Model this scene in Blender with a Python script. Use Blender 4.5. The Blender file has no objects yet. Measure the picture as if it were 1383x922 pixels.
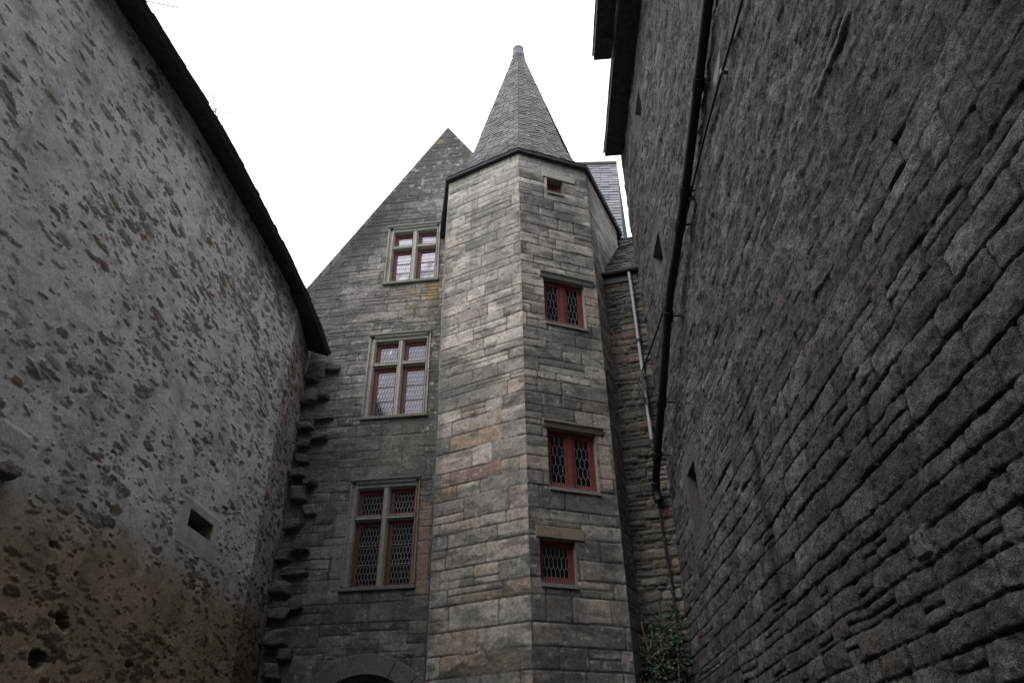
import bpy, math, random
import numpy as np
from mathutils import Vector, Matrix

SC = bpy.context.scene
COL = SC.collection
RND = random.Random(7)

# ------------------------------------------------------------------ noise
_tabs = {}
def vnoise(x, y, seed=0):
    if seed not in _tabs:
        _tabs[seed] = np.random.default_rng(seed + 1000).random((256, 256)).astype(np.float32)
    t = _tabs[seed]
    xi = np.floor(x).astype(np.int64); yi = np.floor(y).astype(np.int64)
    fx = (x - xi).astype(np.float32); fy = (y - yi).astype(np.float32)
    fx = fx * fx * (3 - 2 * fx); fy = fy * fy * (3 - 2 * fy)
    x0 = xi & 255; x1 = (xi + 1) & 255; y0 = yi & 255; y1 = (yi + 1) & 255
    a = t[x0, y0]; b = t[x1, y0]; c = t[x0, y1]; d = t[x1, y1]
    return (a + (b - a) * fx) * (1 - fy) + (c + (d - c) * fx) * fy

def fbm(x, y, octv=4, seed=0):
    """fractal noise, about -1..1"""
    s = 0; amp = 1.0; tot = 0
    for o in range(octv):
        s = s + amp * (vnoise(x * 2 ** o + 17.3 * o, y * 2 ** o + 5.1 * o, seed + o) * 2 - 1)
        tot += amp; amp *= 0.5
    return s / tot

def sstep(a, b, x):
    t = np.clip((x - a) / (b - a), 0, 1)
    return t * t * (3 - 2 * t)

# ------------------------------------------------------------------ object helpers
def tag(o, label=None, cat=None, group=None, kind=None):
    if label: o['label'] = label
    if cat: o['category'] = cat
    if group: o['group'] = group
    if kind: o['kind'] = kind
    return o

def thing(name, label, cat, loc=(0, 0, 0), group=None):
    o = bpy.data.objects.new(name, None)
    o.location = loc
    o.empty_display_size = 0.2
    COL.objects.link(o)
    tag(o, label, cat, group)
    return o

def link(name, me, mat, parent=None):
    o = bpy.data.objects.new(name, me)
    COL.objects.link(o)
    if mat: me.materials.append(mat)
    if parent is not None:
        o.parent = parent
        # every mesh is written in world coordinates
        w = Vector((0, 0, 0)); p = parent
        while p is not None:
            w += p.location; p = p.parent
        o.location = -w
    return o

class Frame:
    """a vertical wall plane: u runs along it, z up, w out of it"""
    def __init__(self, P, deg, sg=1):
        a = math.radians(deg)
        self.P = np.array([P[0], P[1], 0.0])
        self.d = np.array([math.sin(a), math.cos(a), 0.0])
        self.n = np.array([self.d[1], -self.d[0], 0.0]) * sg
        self.sg = sg
    def at(self, u, z, w=0.0):
        p = self.P + self.d * u + self.n * w
        return (p[0], p[1], z)

def grid_lines(stops):
    """stops: [(value, step to next)], last step ignored"""
    out = []
    for (a, st), (b, _) in zip(stops[:-1], stops[1:]):
        n = max(1, int(round((b - a) / st)))
        out.append(np.linspace(a, b, n + 1)[:-1])
    out.append(np.array([stops[-1][0]]))
    return np.concatenate(out)

def snap(lines, vals):
    lines = lines.copy()
    for v in vals:
        if lines[0] < v < lines[-1]:
            lines[np.argmin(np.abs(lines - v))] = v
    return lines

def sheet(name, fr, us, zs, H, C, mat, parent, holes=(), clampf=None):
    """relief wall: grid us x zs pushed out by H with albedo C"""
    nu, nz = len(us), len(zs)
    U, Z = np.meshgrid(us, zs, indexing='ij')
    keep = np.ones((nu - 1, nz - 1), bool)
    uc = (us[1:] + us[:-1]) / 2; zc = (zs[1:] + zs[:-1]) / 2
    for (a, b, c, d) in holes:
        keep &= ~(((uc > a) & (uc < b))[:, None] & ((zc > c) & (zc < d))[None, :])
    if clampf is not None:
        Z2, dead = clampf(U, Z)
        dq = dead[1:, 1:] & dead[:-1, 1:] & dead[1:, :-1] & dead[:-1, :-1]
        keep &= ~dq
        H = np.where(dead, 0.0, H)
        Z = Z2
    pos = fr.P[None, None, :] + U[..., None] * fr.d + H[..., None] * fr.n
    pos[..., 2] = Z
    idx = np.arange(nu * nz).reshape(nu, nz)
    q = np.stack([idx[:-1, :-1], idx[1:, :-1], idx[1:, 1:], idx[:-1, 1:]], -1)[keep]
    if fr.sg < 0: q = q[:, ::-1]
    used = np.zeros(nu * nz, bool); used[q.ravel()] = True
    remap = np.cumsum(used) - 1
    q = remap[q]
    pos = pos.reshape(-1, 3)[used]; colr = C.reshape(-1, 3)[used]
    me = bpy.data.meshes.new(name)
    me.vertices.add(len(pos)); me.vertices.foreach_set('co', pos.astype(np.float32).ravel())
    me.loops.add(q.size); me.loops.foreach_set('vertex_index', q.astype(np.int32).ravel())
    me.polygons.add(len(q)); me.polygons.foreach_set('loop_start', np.arange(0, q.size, 4, dtype=np.int32))
    me.polygons.foreach_set('use_smooth', np.ones(len(q), bool))
    me.update(calc_edges=True)
    at = me.color_attributes.new('tint', 'FLOAT_COLOR', 'POINT')
    rgba = np.ones((len(pos), 4), np.float32); rgba[:, :3] = np.clip(colr, 0.004, 0.9)
    at.data.foreach_set('color', rgba.ravel())
    return link(name, me, mat, parent)

class MB:
    """collects shapes (with per-shape colour) into ONE mesh"""
    def __init__(self):
        self.v = []; self.f = []; self.c = []
    def add(self, verts, faces, col=(1, 1, 1)):
        n = len(self.v)
        self.v += [tuple(p) for p in verts]
        self.f += [tuple(i + n for i in f) for f in faces]
        self.c += [col] * len(verts)
    def box8(self, p, col=(1, 1, 1)):
        self.add(p, [(0, 3, 2, 1), (4, 5, 6, 7), (0, 1, 5, 4), (1, 2, 6, 5), (2, 3, 7, 6), (3, 0, 4, 7)], col)
    def fbox(self, fr, u0, u1, z0, z1, w0, w1, col=(1, 1, 1)):
        self.box8([fr.at(u0, z0, w0), fr.at(u1, z0, w0), fr.at(u1, z0, w1), fr.at(u0, z0, w1),
                   fr.at(u0, z1, w0), fr.at(u1, z1, w0), fr.at(u1, z1, w1), fr.at(u0, z1, w1)], col)
    def prism(self, A, B, col=(1, 1, 1)):
        n = len(A)
        self.add(list(A) + list(B), [tuple(range(n))[::-1], tuple(range(n, 2 * n))] +
                 [(i, (i + 1) % n, n + (i + 1) % n, n + i) for i in range(n)], col)
    def vprism(self, fr, prof, z0, z1, col=(1, 1, 1)):     # profile of (u, w)
        self.prism([fr.at(u, z0, w) for u, w in prof], [fr.at(u, z1, w) for u, w in prof], col)
    def hprism(self, fr, prof, u0, u1, col=(1, 1, 1)):     # profile of (z, w)
        self.prism([fr.at(u0, z, w) for z, w in prof], [fr.at(u1, z, w) for z, w in prof], col)
    def tube(self, pts, r, seg=10, col=(1, 1, 1), r2=None):
        pts = [Vector(p) for p in pts]
        n = len(pts); rings = []
        for i, p in enumerate(pts):
            t = (pts[min(i + 1, n - 1)] - pts[max(i - 1, 0)]).normalized()
            a = Vector((0, 0, 1)) if abs(t.z) < 0.9 else Vector((1, 0, 0))
            x = t.cross(a).normalized(); y = t.cross(x)
            rr = r if r2 is None else r + (r2 - r) * i / (n - 1)
            rings.append([p + x * rr * math.cos(k * 2 * math.pi / seg) + y * rr * math.sin(k * 2 * math.pi / seg) for k in range(seg)])
        vs = [q for ring in rings for q in ring]
        fs = [tuple(range(seg))]
        for i in range(n - 1):
            for k in range(seg):
                k2 = (k + 1) % seg
                fs.append((i * seg + k, (i + 1) * seg + k, (i + 1) * seg + k2, i * seg + k2))
        fs.append(tuple((n - 1) * seg + k for k in range(seg))[::-1])
        self.add(vs, fs, col)
    def build(self, name, mat, parent=None, smooth=False, bevel=0, subd=False):
        me = bpy.data.meshes.new(name)
        me.from_pydata([tuple(map(float, p)) for p in self.v], [], self.f)
        import bmesh
        bm = bmesh.new(); bm.from_mesh(me)
        bmesh.ops.recalc_face_normals(bm, faces=bm.faces[:])
        bm.to_mesh(me); bm.free()
        at = me.color_attributes.new('tint', 'FLOAT_COLOR', 'POINT')
        rgba = np.ones((len(self.v), 4), np.float32); rgba[:, :3] = np.array([c[:3] for c in self.c], np.float32)
        at.data.foreach_set('color', rgba.ravel())
        if smooth:
            me.polygons.foreach_set('use_smooth', np.ones(len(me.polygons), bool))
        me.update()
        o = link(name, me, mat, parent)
        if bevel:
            m = o.modifiers.new('soft_edge', 'BEVEL'); m.width = bevel; m.segments = 2; m.limit_method = 'ANGLE'; m.angle_limit = math.radians(40)
        return o

# ------------------------------------------------------------------ materials
def mat_tint(name, rough=0.9, bump=0.25, scale=45, var=0.35, spec=0.25, mul=(1, 1, 1), fine=220, bdist=0.012):
    """albedo from the mesh's own stone colours, broken up by grain; grain bump"""
    m = bpy.data.materials.new(name); m.use_nodes = True
    nt = m.node_tree; b = nt.nodes['Principled BSDF']
    N = nt.nodes.new; L = nt.links.new
    at = N('ShaderNodeAttribute'); at.attribute_name = 'tint'
    tc = N('ShaderNodeTexCoord')
    n1 = N('ShaderNodeTexNoise'); n1.inputs['Scale'].default_value = scale; n1.inputs['Detail'].default_value = 7; n1.inputs['Roughness'].default_value = 0.65
    n2 = N('ShaderNodeTexNoise'); n2.inputs['Scale'].default_value = fine; n2.inputs['Detail'].default_value = 3
    L(tc.outputs['Object'], n1.inputs['Vector']); L(tc.outputs['Object'], n2.inputs['Vector'])
    mr = N('ShaderNodeMapRange'); mr.inputs['From Min'].default_value = 0.25; mr.inputs['From Max'].default_value = 0.75
    mr.inputs['To Min'].default_value = 1 - var; mr.inputs['To Max'].default_value = 1 + var
    L(n1.outputs['Fac'], mr.inputs['Value'])
    mr2 = N('ShaderNodeMapRange'); mr2.inputs['From Min'].default_value = 0.25; mr2.inputs['From Max'].default_value = 0.75
    mr2.inputs['To Min'].default_value = 1 - var * 0.7; mr2.inputs['To Max'].default_value = 1 + var * 0.7
    L(n2.outputs['Fac'], mr2.inputs['Value'])
    mu = N('ShaderNodeMath'); mu.operation = 'MULTIPLY'; L(mr.outputs['Result'], mu.inputs[0]); L(mr2.outputs['Result'], mu.inputs[1])
    vm = N('ShaderNodeVectorMath'); vm.operation = 'SCALE'
    vm2 = N('ShaderNodeVectorMath'); vm2.operation = 'MULTIPLY'; vm2.inputs[1].default_value = mul
    L(at.outputs['Color'], vm2.inputs[0]); L(vm2.outputs[0], vm.inputs[0]); L(mu.outputs[0], vm.inputs['Scale'])
    L(vm.outputs[0], b.inputs['Base Color'])
    ad = N('ShaderNodeMath'); ad.operation = 'MULTIPLY_ADD'; ad.inputs[1].default_value = 0.5
    L(n2.outputs['Fac'], ad.inputs[0]); L(n1.outputs['Fac'], ad.inputs[2])
    bp = N('ShaderNodeBump'); bp.inputs['Strength'].default_value = bump; bp.inputs['Distance'].default_value = bdist
    L(ad.outputs[0], bp.inputs['Height']); L(bp.outputs['Normal'], b.inputs['Normal'])
    b.inputs['Roughness'].default_value = rough
    b.inputs['Specular IOR Level'].default_value = spec
    return m

def mat_plain(name, col, rough=0.6, metal=0.0, var=0.25, scale=30, bump=0.1, spec=0.4, ior=None):
    m = bpy.data.materials.new(name); m.use_nodes = True
    nt = m.node_tree; b = nt.nodes['Principled BSDF']; N = nt.nodes.new; L = nt.links.new
    tc = N('ShaderNodeTexCoord'); n1 = N('ShaderNodeTexNoise'); n1.inputs['Scale'].default_value = scale; n1.inputs['Detail'].default_value = 6
    L(tc.outputs['Object'], n1.inputs['Vector'])
    cr = N('ShaderNodeValToRGB')
    cr.color_ramp.elements[0].position = 0.3; cr.color_ramp.elements[1].position = 0.7
    cr.color_ramp.elements[0].color = (*[c * (1 - var) for c in col], 1); cr.color_ramp.elements[1].color = (*[c * (1 + var) for c in col], 1)
    L(n1.outputs['Fac'], cr.inputs['Fac']); L(cr.outputs['Color'], b.inputs['Base Color'])
    b.inputs['Roughness'].default_value = rough; b.inputs['Metallic'].default_value = metal
    b.inputs['Specular IOR Level'].default_value = spec
    if ior: b.inputs['IOR'].default_value = ior
    if bump:
        bp = N('ShaderNodeBump'); bp.inputs['Strength'].default_value = bump; bp.inputs['Distance'].default_value = 0.01
        L(n1.outputs['Fac'], bp.inputs['Height']); L(bp.outputs['Normal'], b.inputs['Normal'])
    return m

M_ash = mat_tint('weathered_ashlar', bump=0.6, scale=22, var=0.5, fine=120)
M_rub = mat_tint('dark_rubble', bump=1.0, scale=40, var=0.7, fine=120, bdist=0.03)
M_ren = mat_tint('lime_render', bump=0.6, scale=34, var=0.26, fine=140)
M_slate = mat_tint('slate', rough=0.55, bump=0.3, scale=30, var=0.3, spec=0.4)
M_trim = mat_tint('dressed_stone', bump=0.45, scale=24, var=0.38, fine=130)
M_red = mat_plain('oxblood_paint', (0.155, 0.038, 0.035), rough=0.55, var=0.3, scale=14)
M_redd = mat_plain('dull_oxblood_paint', (0.105, 0.028, 0.027), rough=0.65, var=0.45, scale=22)
M_lead = mat_plain('lead_came', (0.20, 0.20, 0.21), rough=0.5, metal=0.2, var=0.25)
M_iron = mat_plain('black_iron', (0.012, 0.012, 0.013), rough=0.55, var=0.4, scale=20)
M_zinc = mat_plain('grey_plastic_pipe', (0.30, 0.31, 0.34), rough=0.5, var=0.15, scale=12)
M_lead_cap = mat_plain('lead_cap', (0.10, 0.105, 0.13), rough=0.5, metal=0.4, var=0.2)
M_wood = mat_plain('dark_eave_wood', (0.045, 0.041, 0.046), rough=0.8, var=0.4, scale=12)
M_fascia = mat_plain('dark_fascia', (0.05, 0.047, 0.048), rough=0.7, var=0.4, scale=14)
M_door = mat_plain('old_oak', (0.03, 0.022, 0.017), rough=0.8, var=0.4, scale=20)
M_room = mat_plain('dim_interior', (0.03, 0.028, 0.027), rough=0.9)
M_leaf = mat_tint('ivy_leaf', rough=0.5, bump=0.1, var=0.3, spec=0.35)
M_twig = mat_plain('dry_twig', (0.25, 0.22, 0.18), rough=0.9)
M_glassd = mat_plain('dim_reflection_leaded_glass', (0.004, 0.004, 0.006), rough=0.12, var=0.2, scale=7, bump=0.1, spec=0.5, ior=1.5)  # darker copy of the leaded glass, with the dim reflection built in
M_glass = mat_plain('old_leaded_glass', (0.012, 0.013, 0.018), rough=0.09, var=0.2, scale=7, bump=0.12, spec=0.5, ior=2.1)
M_glass.node_tree.nodes['Principled BSDF'].inputs['Specular Tint'].default_value = (0.90, 0.87, 1.0, 1)

# ------------------------------------------------------------------ masonry layout
def layout(U, Z, zb, rng, lmin, lmax, split=0.15, wob=0.01, wsc=2.5, seed=0, mar=0.0, rad=0.03, local=False):
    """coursed stonework: returns stone id, distance to the stone's edge, number of stones, centre v in stone"""
    Up = U + wob * fbm(U * wsc, Z * wsc, 3, seed + 11)
    Zp = Z + wob * fbm(U * wsc * 0.8 + 40, Z * wsc, 3, seed + 21)
    k = np.clip(np.searchsorted(zb, Zp.ravel()) - 1, 0, len(zb) - 2)
    up = Up.ravel(); zp = Zp.ravel()
    sid = np.zeros(k.shape, np.int64); dist = np.zeros(k.shape); base = 0
    lu = np.zeros(k.shape); lz = np.zeros(k.shape)
    umin, umax = up.min(), up.max()
    for c in np.unique(k):
        m = np.nonzero(k == c)[0]
        hgt = zb[c + 1] - zb[c]
        ub = [umin - rng.random() * lmax]
        while ub[-1] < umax + 0.05:
            ub.append(ub[-1] + (lmin + (lmax - lmin) * rng.random() ** 1.4) * (0.6 + 0.5 * min(1.4, hgt / 0.22)))
        ub = np.array(ub)
        j = np.clip(np.searchsorted(ub, up[m]) - 1, 0, len(ub) - 2)
        sp = np.where(rng.random(len(ub)) < split, 0.35 + 0.3 * rng.random(len(ub)), 0.0)
        zl = zp[m] - zb[c]
        cut = sp[j] * hgt
        upper = (sp[j] > 0) & (zl > cut)
        lo = np.where(upper, cut, 0.0); hi = np.where((sp[j] > 0) & ~upper, cut, hgt)
        mg = mar * rng.random((4, len(ub))) ** 2
        mg[2:] *= 0.8
        dz = np.minimum(zl - lo - mg[0][j], hi - zl - mg[1][j])
        du = np.minimum(up[m] - ub[j] - mg[2][j], ub[j + 1] - up[m] - mg[3][j])
        lu[m] = up[m] - (ub[j] + ub[j + 1]) / 2; lz[m] = zl - (lo + hi) / 2
        # rounded corners
        r = rad
        ex = np.maximum(r - du, 0); ez = np.maximum(r - dz, 0)
        d = np.where((ex > 0) & (ez > 0), r - np.sqrt(ex * ex + ez * ez), np.minimum(du, dz))
        dist[m] = d
        sid[m] = base + 2 * j + upper
        base += 2 * len(ub)
    if local: return sid.reshape(U.shape), dist.reshape(U.shape), base, lu.reshape(U.shape), lz.reshape(U.shape)
    return sid.reshape(U.shape), dist.reshape(U.shape), base

def bounds(rng, z0, z1, hmin, hmax):
    zb = [z0]
    while zb[-1] < z1:
        zb.append(zb[-1] + hmin + (hmax - hmin) * rng.random())
    return np.array(zb)

def pal(rng, n, entries):
    w = np.array([e[0] for e in entries], float); w /= w.sum()
    cols = np.array([e[1] for e in entries], float)
    c = cols[rng.choice(len(entries), n, p=w)]
    return c * (1 + 0.11 * rng.standard_normal((n, 1))) * (1 + 0.010 * rng.standard_normal((n, 3)))

def mixc(C, col, a):
    return C * (1 - a[..., None]) + np.array(col) * a[..., None]

def spot(U, Z, u, z, ru, rz, seed=0, soft=0.5, rag=0.5, sc=6):
    q = np.sqrt(((U - u) / ru) ** 2 + ((Z - z) / rz) ** 2) + rag * fbm(U * sc, Z * sc, 3, seed)
    return 1 - sstep(1 - soft, 1 + soft * 0.3, q)

GREY = (0.30, 0.295, 0.28)
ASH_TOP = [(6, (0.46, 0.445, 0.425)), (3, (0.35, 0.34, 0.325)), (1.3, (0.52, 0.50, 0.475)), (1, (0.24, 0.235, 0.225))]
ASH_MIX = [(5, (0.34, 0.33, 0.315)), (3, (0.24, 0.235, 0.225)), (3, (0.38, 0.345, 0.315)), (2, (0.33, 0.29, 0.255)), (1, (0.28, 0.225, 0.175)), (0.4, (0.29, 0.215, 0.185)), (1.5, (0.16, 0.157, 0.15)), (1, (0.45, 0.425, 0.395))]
ASH_DARK = [(5, (0.20, 0.195, 0.185)), (3, (0.15, 0.145, 0.14)), (1.5, (0.27, 0.255, 0.235)), (0.5, (0.24, 0.205, 0.175)), (1, (0.105, 0.105, 0.10))]

def ashlar(fr, us, zs, zb, seed, entries_low, entries_high, zmix, lens, stains=None, joint=0.010, depth=0.012, rough=0.0032, mort=(0.085, 0.08, 0.075), split=0.15, edge=True, blot=1.0):
    rng = np.random.default_rng(seed)
    U, Z = np.meshgrid(us, zs, indexing='ij')
    sid, d, n = layout(U, Z, zb, rng, lens[0], lens[1], split=split, wob=0.012, seed=seed)
    cl = pal(rng, n, entries_low); ch = pal(rng, n, entries_high)
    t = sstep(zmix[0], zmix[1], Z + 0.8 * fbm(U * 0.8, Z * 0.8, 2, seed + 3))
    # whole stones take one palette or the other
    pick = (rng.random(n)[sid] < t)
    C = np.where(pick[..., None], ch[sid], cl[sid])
    off = rng.normal(0, 0.0018, n)[sid]
    jw = joint * (0.35 + 1.0 * vnoise(U * 1.7, Z * 1.7, seed + 5))
    j = sstep(0.2 * jw, 1.3 * jw, d)
    g = fbm(U * 3.2, Z * 9, 5, seed + 31)
    g2 = fbm(U * 14, Z * 26, 3, seed + 37)
    H = -depth * (1 - j) + j * (off + rough * g + rough * 0.6 * g2) - 0.004 * np.exp(-np.maximum(d, 0) / 0.012)
    # bedding-plane erosion on some stones
    er = rng.random(n)[sid] < 0.22
    H = H - np.where(er, 0.008 * np.clip(fbm(U * 2.2, Z * 16, 4, seed + 41), 0, 1) * j, 0)
    C = C * (1 + 0.20 * g[..., None] + 0.14 * g2[..., None])
    # bedding streaks and weather wash running through neighbouring stones
    hi = sstep(7.0, 9.5, Z + 0.8 * fbm(U * 0.8, Z * 0.8, 2, seed + 3))
    stk = fbm(U * 1.3, Z * 17, 5, seed + 81)
    C = C * (1 + (0.18 + 0.22 * hi) * stk)[..., None]
    wash = np.median(C.reshape(-1, 3), axis=0)
    C = mixc(C, wash, (0.25 + 0.35 * hi) * sstep(-0.35, 0.35, fbm(U * 1.7, Z * 1.7, 4, seed + 91)))
    vs_ = sstep(0.10, 0.5, fbm(U * 6, Z * 0.7, 4, seed + 95)) * (0.4 + 0.6 * sstep(-0.2, 0.3, fbm(U * 1.2, Z * 1.2, 3, seed + 96)))
    C = mixc(C, (0.11, 0.108, 0.10), 0.42 * vs_ * blot)
    # soot and lichen blotches with a shape of their own
    b1 = sstep(0.05, 0.40, fbm(U * 1.0, Z * 2.6, 6, seed + 51))
    C = mixc(C, (0.10, 0.10, 0.096), 0.68 * b1 * blot)
    b2 = sstep(0.12, 0.34, fbm(U * 3.2, Z * 9, 5, seed + 61))
    C = mixc(C, (0.085, 0.083, 0.079), 0.66 * b2 * blot)
    b3 = sstep(0.15, 0.5, fbm(U * 4.5 + 9, Z * 8, 5, seed + 71))
    C = mixc(C, (0.48, 0.465, 0.44), 0.25 * b3)
    b4 = sstep(0.42, 0.6, fbm(U * 13, Z * 15, 3, seed + 75)); C = mixc(C, (0.60, 0.59, 0.56), 0.4 * b4)
    b5 = sstep(0.40, 0.6, fbm(U * 11, Z * 16, 3, seed + 77)); C = mixc(C, (0.06, 0.06, 0.058), 0.55 * b5)
    C = C * np.array((1.035, 0.99, 0.965))
    C = mixc(C, mort, (1 - j) * 0.9)
    if stains: C, H = stains(U, Z, C, H, sid, d)
    if edge:
        eu = np.minimum(U - us[0], us[-1] - U)
        H = H * sstep(0.0, 0.03, eu)
    return H, C

# ================================================================== STAIR TOWER
P0 = (0.18, 9.53); P1 = (-1.208, 10.283); P1b = (-1.42, 11.88); P2 = (1.50, 10.036); P3 = (2.303, 11.758)
F_tl = Frame(P0, -61.5, -1)
F_tr = Frame(P0, 69, 1)
F_t3 = Frame(P2, 25, 1)
def frame2(A, B, sg):
    return Frame(A, math.degrees(math.atan2(B[0] - A[0], B[1] - A[1])), sg), math.hypot(B[0] - A[0], B[1] - A[1])
F_ts, L_ts = frame2(P1, P1b, -1)

tower = thing('stair_tower', 'polygonal ashlar stair tower with pointed slate spire and red leaded windows', 'stair tower', (0.3, 11.5, 0))
rng = np.random.default_rng(3)
zb_t = np.concatenate([bounds(rng, 0.0, 6.6, 0.17, 0.34), bounds(rng, 6.98, 12.3, 0.13, 0.29)])
ZS = [(0.0, 0.15), (2.4, 0.016), (12.2, 1)]
tz = grid_lines(ZS)

def st_tl(U, Z, C, H, sid, d):
    C = mixc(C, (0.37, 0.355, 0.33), 0.6 * sstep(11.9, 11.93, Z))
    a = spot(U, Z, 0.8, 11.5, 1.2, 0.5, 301, 0.6, 0.6, 3); C = mixc(C, (0.38, 0.37, 0.35), 0.45 * a)
    a = spot(U, Z, 0.55, 10.6, 0.8, 0.6, 303, 0.5, 1.4, 4); C = mixc(C, (0.15, 0.147, 0.14), 0.5 * a)
    a = spot(U, Z, 0.7, 9.5, 1.2, 0.7, 305, 0.5, 1.5, 4); C = mixc(C, (0.17, 0.165, 0.16), 0.5 * a)
    a = spot(U, Z, 1.2, 7.2, 0.7, 0.35, 307, 0.7, 0.8, 4); C = mixc(C, (0.14, 0.135, 0.13), 0.55 * a)
    a = spot(U, Z, 1.55, 7.5, 0.12, 4.5, 309, 0.6, 0.6, 5); C = mixc(C, (0.13, 0.125, 0.12), 0.5 * a)
    return C, H
us = grid_lines([(0, 0.016), (1.579, 1)])
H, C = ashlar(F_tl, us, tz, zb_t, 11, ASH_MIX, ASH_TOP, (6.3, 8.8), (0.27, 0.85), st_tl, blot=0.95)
sheet('wall', F_tl, us, tz, H, C, M_ash, tower)

TW = [(0.57, 0.91, 11.36, 11.71), (0.40, 1.16, 8.35, 9.27), (0.34, 1.14, 5.48, 6.41), (0.155, 0.69, 4.13, 4.72)]
def st_tr(U, Z, C, H, sid, d):
    C = C * 0.96
    C = mixc(C, (0.37, 0.355, 0.33), 0.6 * sstep(11.9, 11.93, Z))
    for (u, z, ru, rz, k, s) in [(0.85, 8.05, 0.55, 0.3, 0.7, 401), (0.75, 5.2, 0.55, 0.35, 0.75, 403), (0.5, 3.8, 0.5, 0.35, 0.6, 405), (0.75, 10.9, 0.6, 0.6, 0.55, 407),
                                (0.2, 10.7, 0.25, 0.7, 0.4, 411), (0.55, 7.6, 0.7, 0.35, 0.5, 413), (1.0, 9.8, 0.45, 0.3, 0.5, 415), (1.15, 4.6, 0.3, 0.3, 0.55, 417), (0.5, 2.8, 0.9, 0.5, 0.5, 419)]:
        a = spot(U, Z, u, z, ru, rz, s, 0.7, 0.6, 5); C = mixc(C, (0.10, 0.10, 0.098), k * a)
    C = mixc(C, (0.40, 0.385, 0.36), 0.6 * spot(U, Z, 0.5, 11.9, 0.9, 0.16, 421, 0.4, 0.4, 5))
    C = mixc(C, (0.36, 0.345, 0.32), 0.45 * spot(U, Z, 1.2, 11.45, 0.25, 0.2, 423, 0.4, 0.4, 5))
    # pale new jamb stones right of the middle windows
    for (a, b) in [(8.42, 9.22), (5.55, 6.38)]:
        m = sstep(1.17, 1.18, U) * (1 - sstep(1.36, 1.37, U)) * sstep(a, a + .02, Z) * (1 - sstep(b - .02, b, Z))
        C = mixc(C, (0.36, 0.315, 0.275), 0.95 * m)
    m = sstep(0.72, 0.73, U) * (1 - sstep(1.05, 1.06, U)) * sstep(4.2, 4.22, Z) * (1 - sstep(4.5, 4.52, Z))
    C = mixc(C, (0.24, 0.21, 0.185), 0.6 * m)
    return C, H
us = snap(grid_lines([(0, 0.016), (1.413, 1)]), [x for t in TW for x in t[:2]])
tzr = snap(tz, [x for t in TW for x in t[2:]])
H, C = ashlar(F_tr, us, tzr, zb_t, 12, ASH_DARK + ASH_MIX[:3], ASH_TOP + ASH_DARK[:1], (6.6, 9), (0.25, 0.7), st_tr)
sheet('wall', F_tr, us, tzr, H, C, M_ash, tower, holes=TW)

us = grid_lines([(0, 0.018), (1.9, 1)])
def st_t3(U, Z, C, H, sid, d):
    a = spot(U, Z, 1.2, 11.2, 1.3, 0.9, 431, 0.7, 0.5, 3)
    return mixc(C, (0.36, 0.35, 0.335), 0.5 * a), H
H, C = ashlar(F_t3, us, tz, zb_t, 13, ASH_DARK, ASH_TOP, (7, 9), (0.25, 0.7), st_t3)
sheet('wall', F_t3, us, tz, H, C, M_ash, tower)
us = grid_lines([(0, 0.03), (L_ts, 1)])
H, C = ashlar(F_ts, us, tz, zb_t, 14, ASH_DARK, ASH_TOP, (7, 9), (0.25, 0.7), None)
sheet('wall', F_ts, us, tz, H, C, M_ash, tower)
# hidden back of the tower, plain ashlar
BACK = [P3, (1.75, 13.3), (0.3, 13.8), (-1.0, 13.2), P1b]
for A, B in zip(BACK[:-1], BACK[1:]):
    fr, ln = frame2(A, B, 1)
    us = grid_lines([(0, 0.1), (ln, 1)])
    zz = grid_lines([(0, 0.1), (12.2, 1)])
    H, C = ashlar(fr, us, zz, zb_t, 15, ASH_DARK, ASH_TOP, (7, 9), (0.25, 0.7), None)
    sheet('wall', fr, us, zz, H, C, M_ash, tower)

# --- leaded panes
def lattice(mb, fr, u0, u1, z0, z1, w, cw, ch, t=0.0045):
    """elongated hexagon lead cames filling the rectangle"""
    def bar(a, b):
        (ua, za), (ub, zb2) = a, b
        # clip to the rectangle
        if ua == ub:
            if not (u0 - 1e-6 <= ua <= u1 + 1e-6): return
            za, zb2 = max(za, z0), min(zb2, z1)
            if zb2 - za < 1e-3: return
        else:
            def inside(p): return u0 - 1e-6 <= p[0] <= u1 + 1e-6 and z0 <= p[1] <= z1
            if not (inside(a) and inside(b)):
                if not (inside(a) or inside(b)): return
                p, q = (a, b) if inside(a) else (b, a)
                k = 1.0
                for lim, i in ((u0, 0), (u1, 0), (z0, 1), (z1, 1)):
                    dlt = q[i] - p[i]
                    if abs(dlt) > 1e-9:
                        tt = (lim - p[i]) / dlt
                        if 0 <= tt < k and ((q[i] > lim and dlt > 0) or (q[i] < lim and dlt < 0)): k = tt
                if k < 0.05: return
                ua, za = p; ub, zb2 = p[0] + (q[0] - p[0]) * k, p[1] + (q[1] - p[1]) * k
        dx, dz = ub - ua, zb2 - za; l = math.hypot(dx, dz)
        nx, nz = -dz / l * t, dx / l * t
        c = [(ua + nx, za + nz), (ua - nx, za - nz), (ub - nx, zb2 - nz), (ub + nx, zb2 + nz)]
        mb.box8([fr.at(p[0], p[1], w) for p in c] + [fr.at(p[0], p[1], w + 0.006) for p in c])
    nrow = int((z1 - z0) / ch) + 2
    ncol = int(round((u1 - u0) / cw))
    cw = (u1 - u0) / ncol
    v = 0.62 * ch; s = ch - v
    for r in range(-1, nrow):
        zb_ = z0 + r * ch
        o = 0 if r % 2 == 0 else cw / 2
        for cidx in range(-1, ncol + 2):
            u = u0 + o + cidx * cw
            bar((u, zb_), (u, zb_ + v))
            bar((u, zb_ + v), (u + cw / 2, zb_ + ch))
            bar((u, zb_ + v), (u - cw / 2, zb_ + ch))

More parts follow.
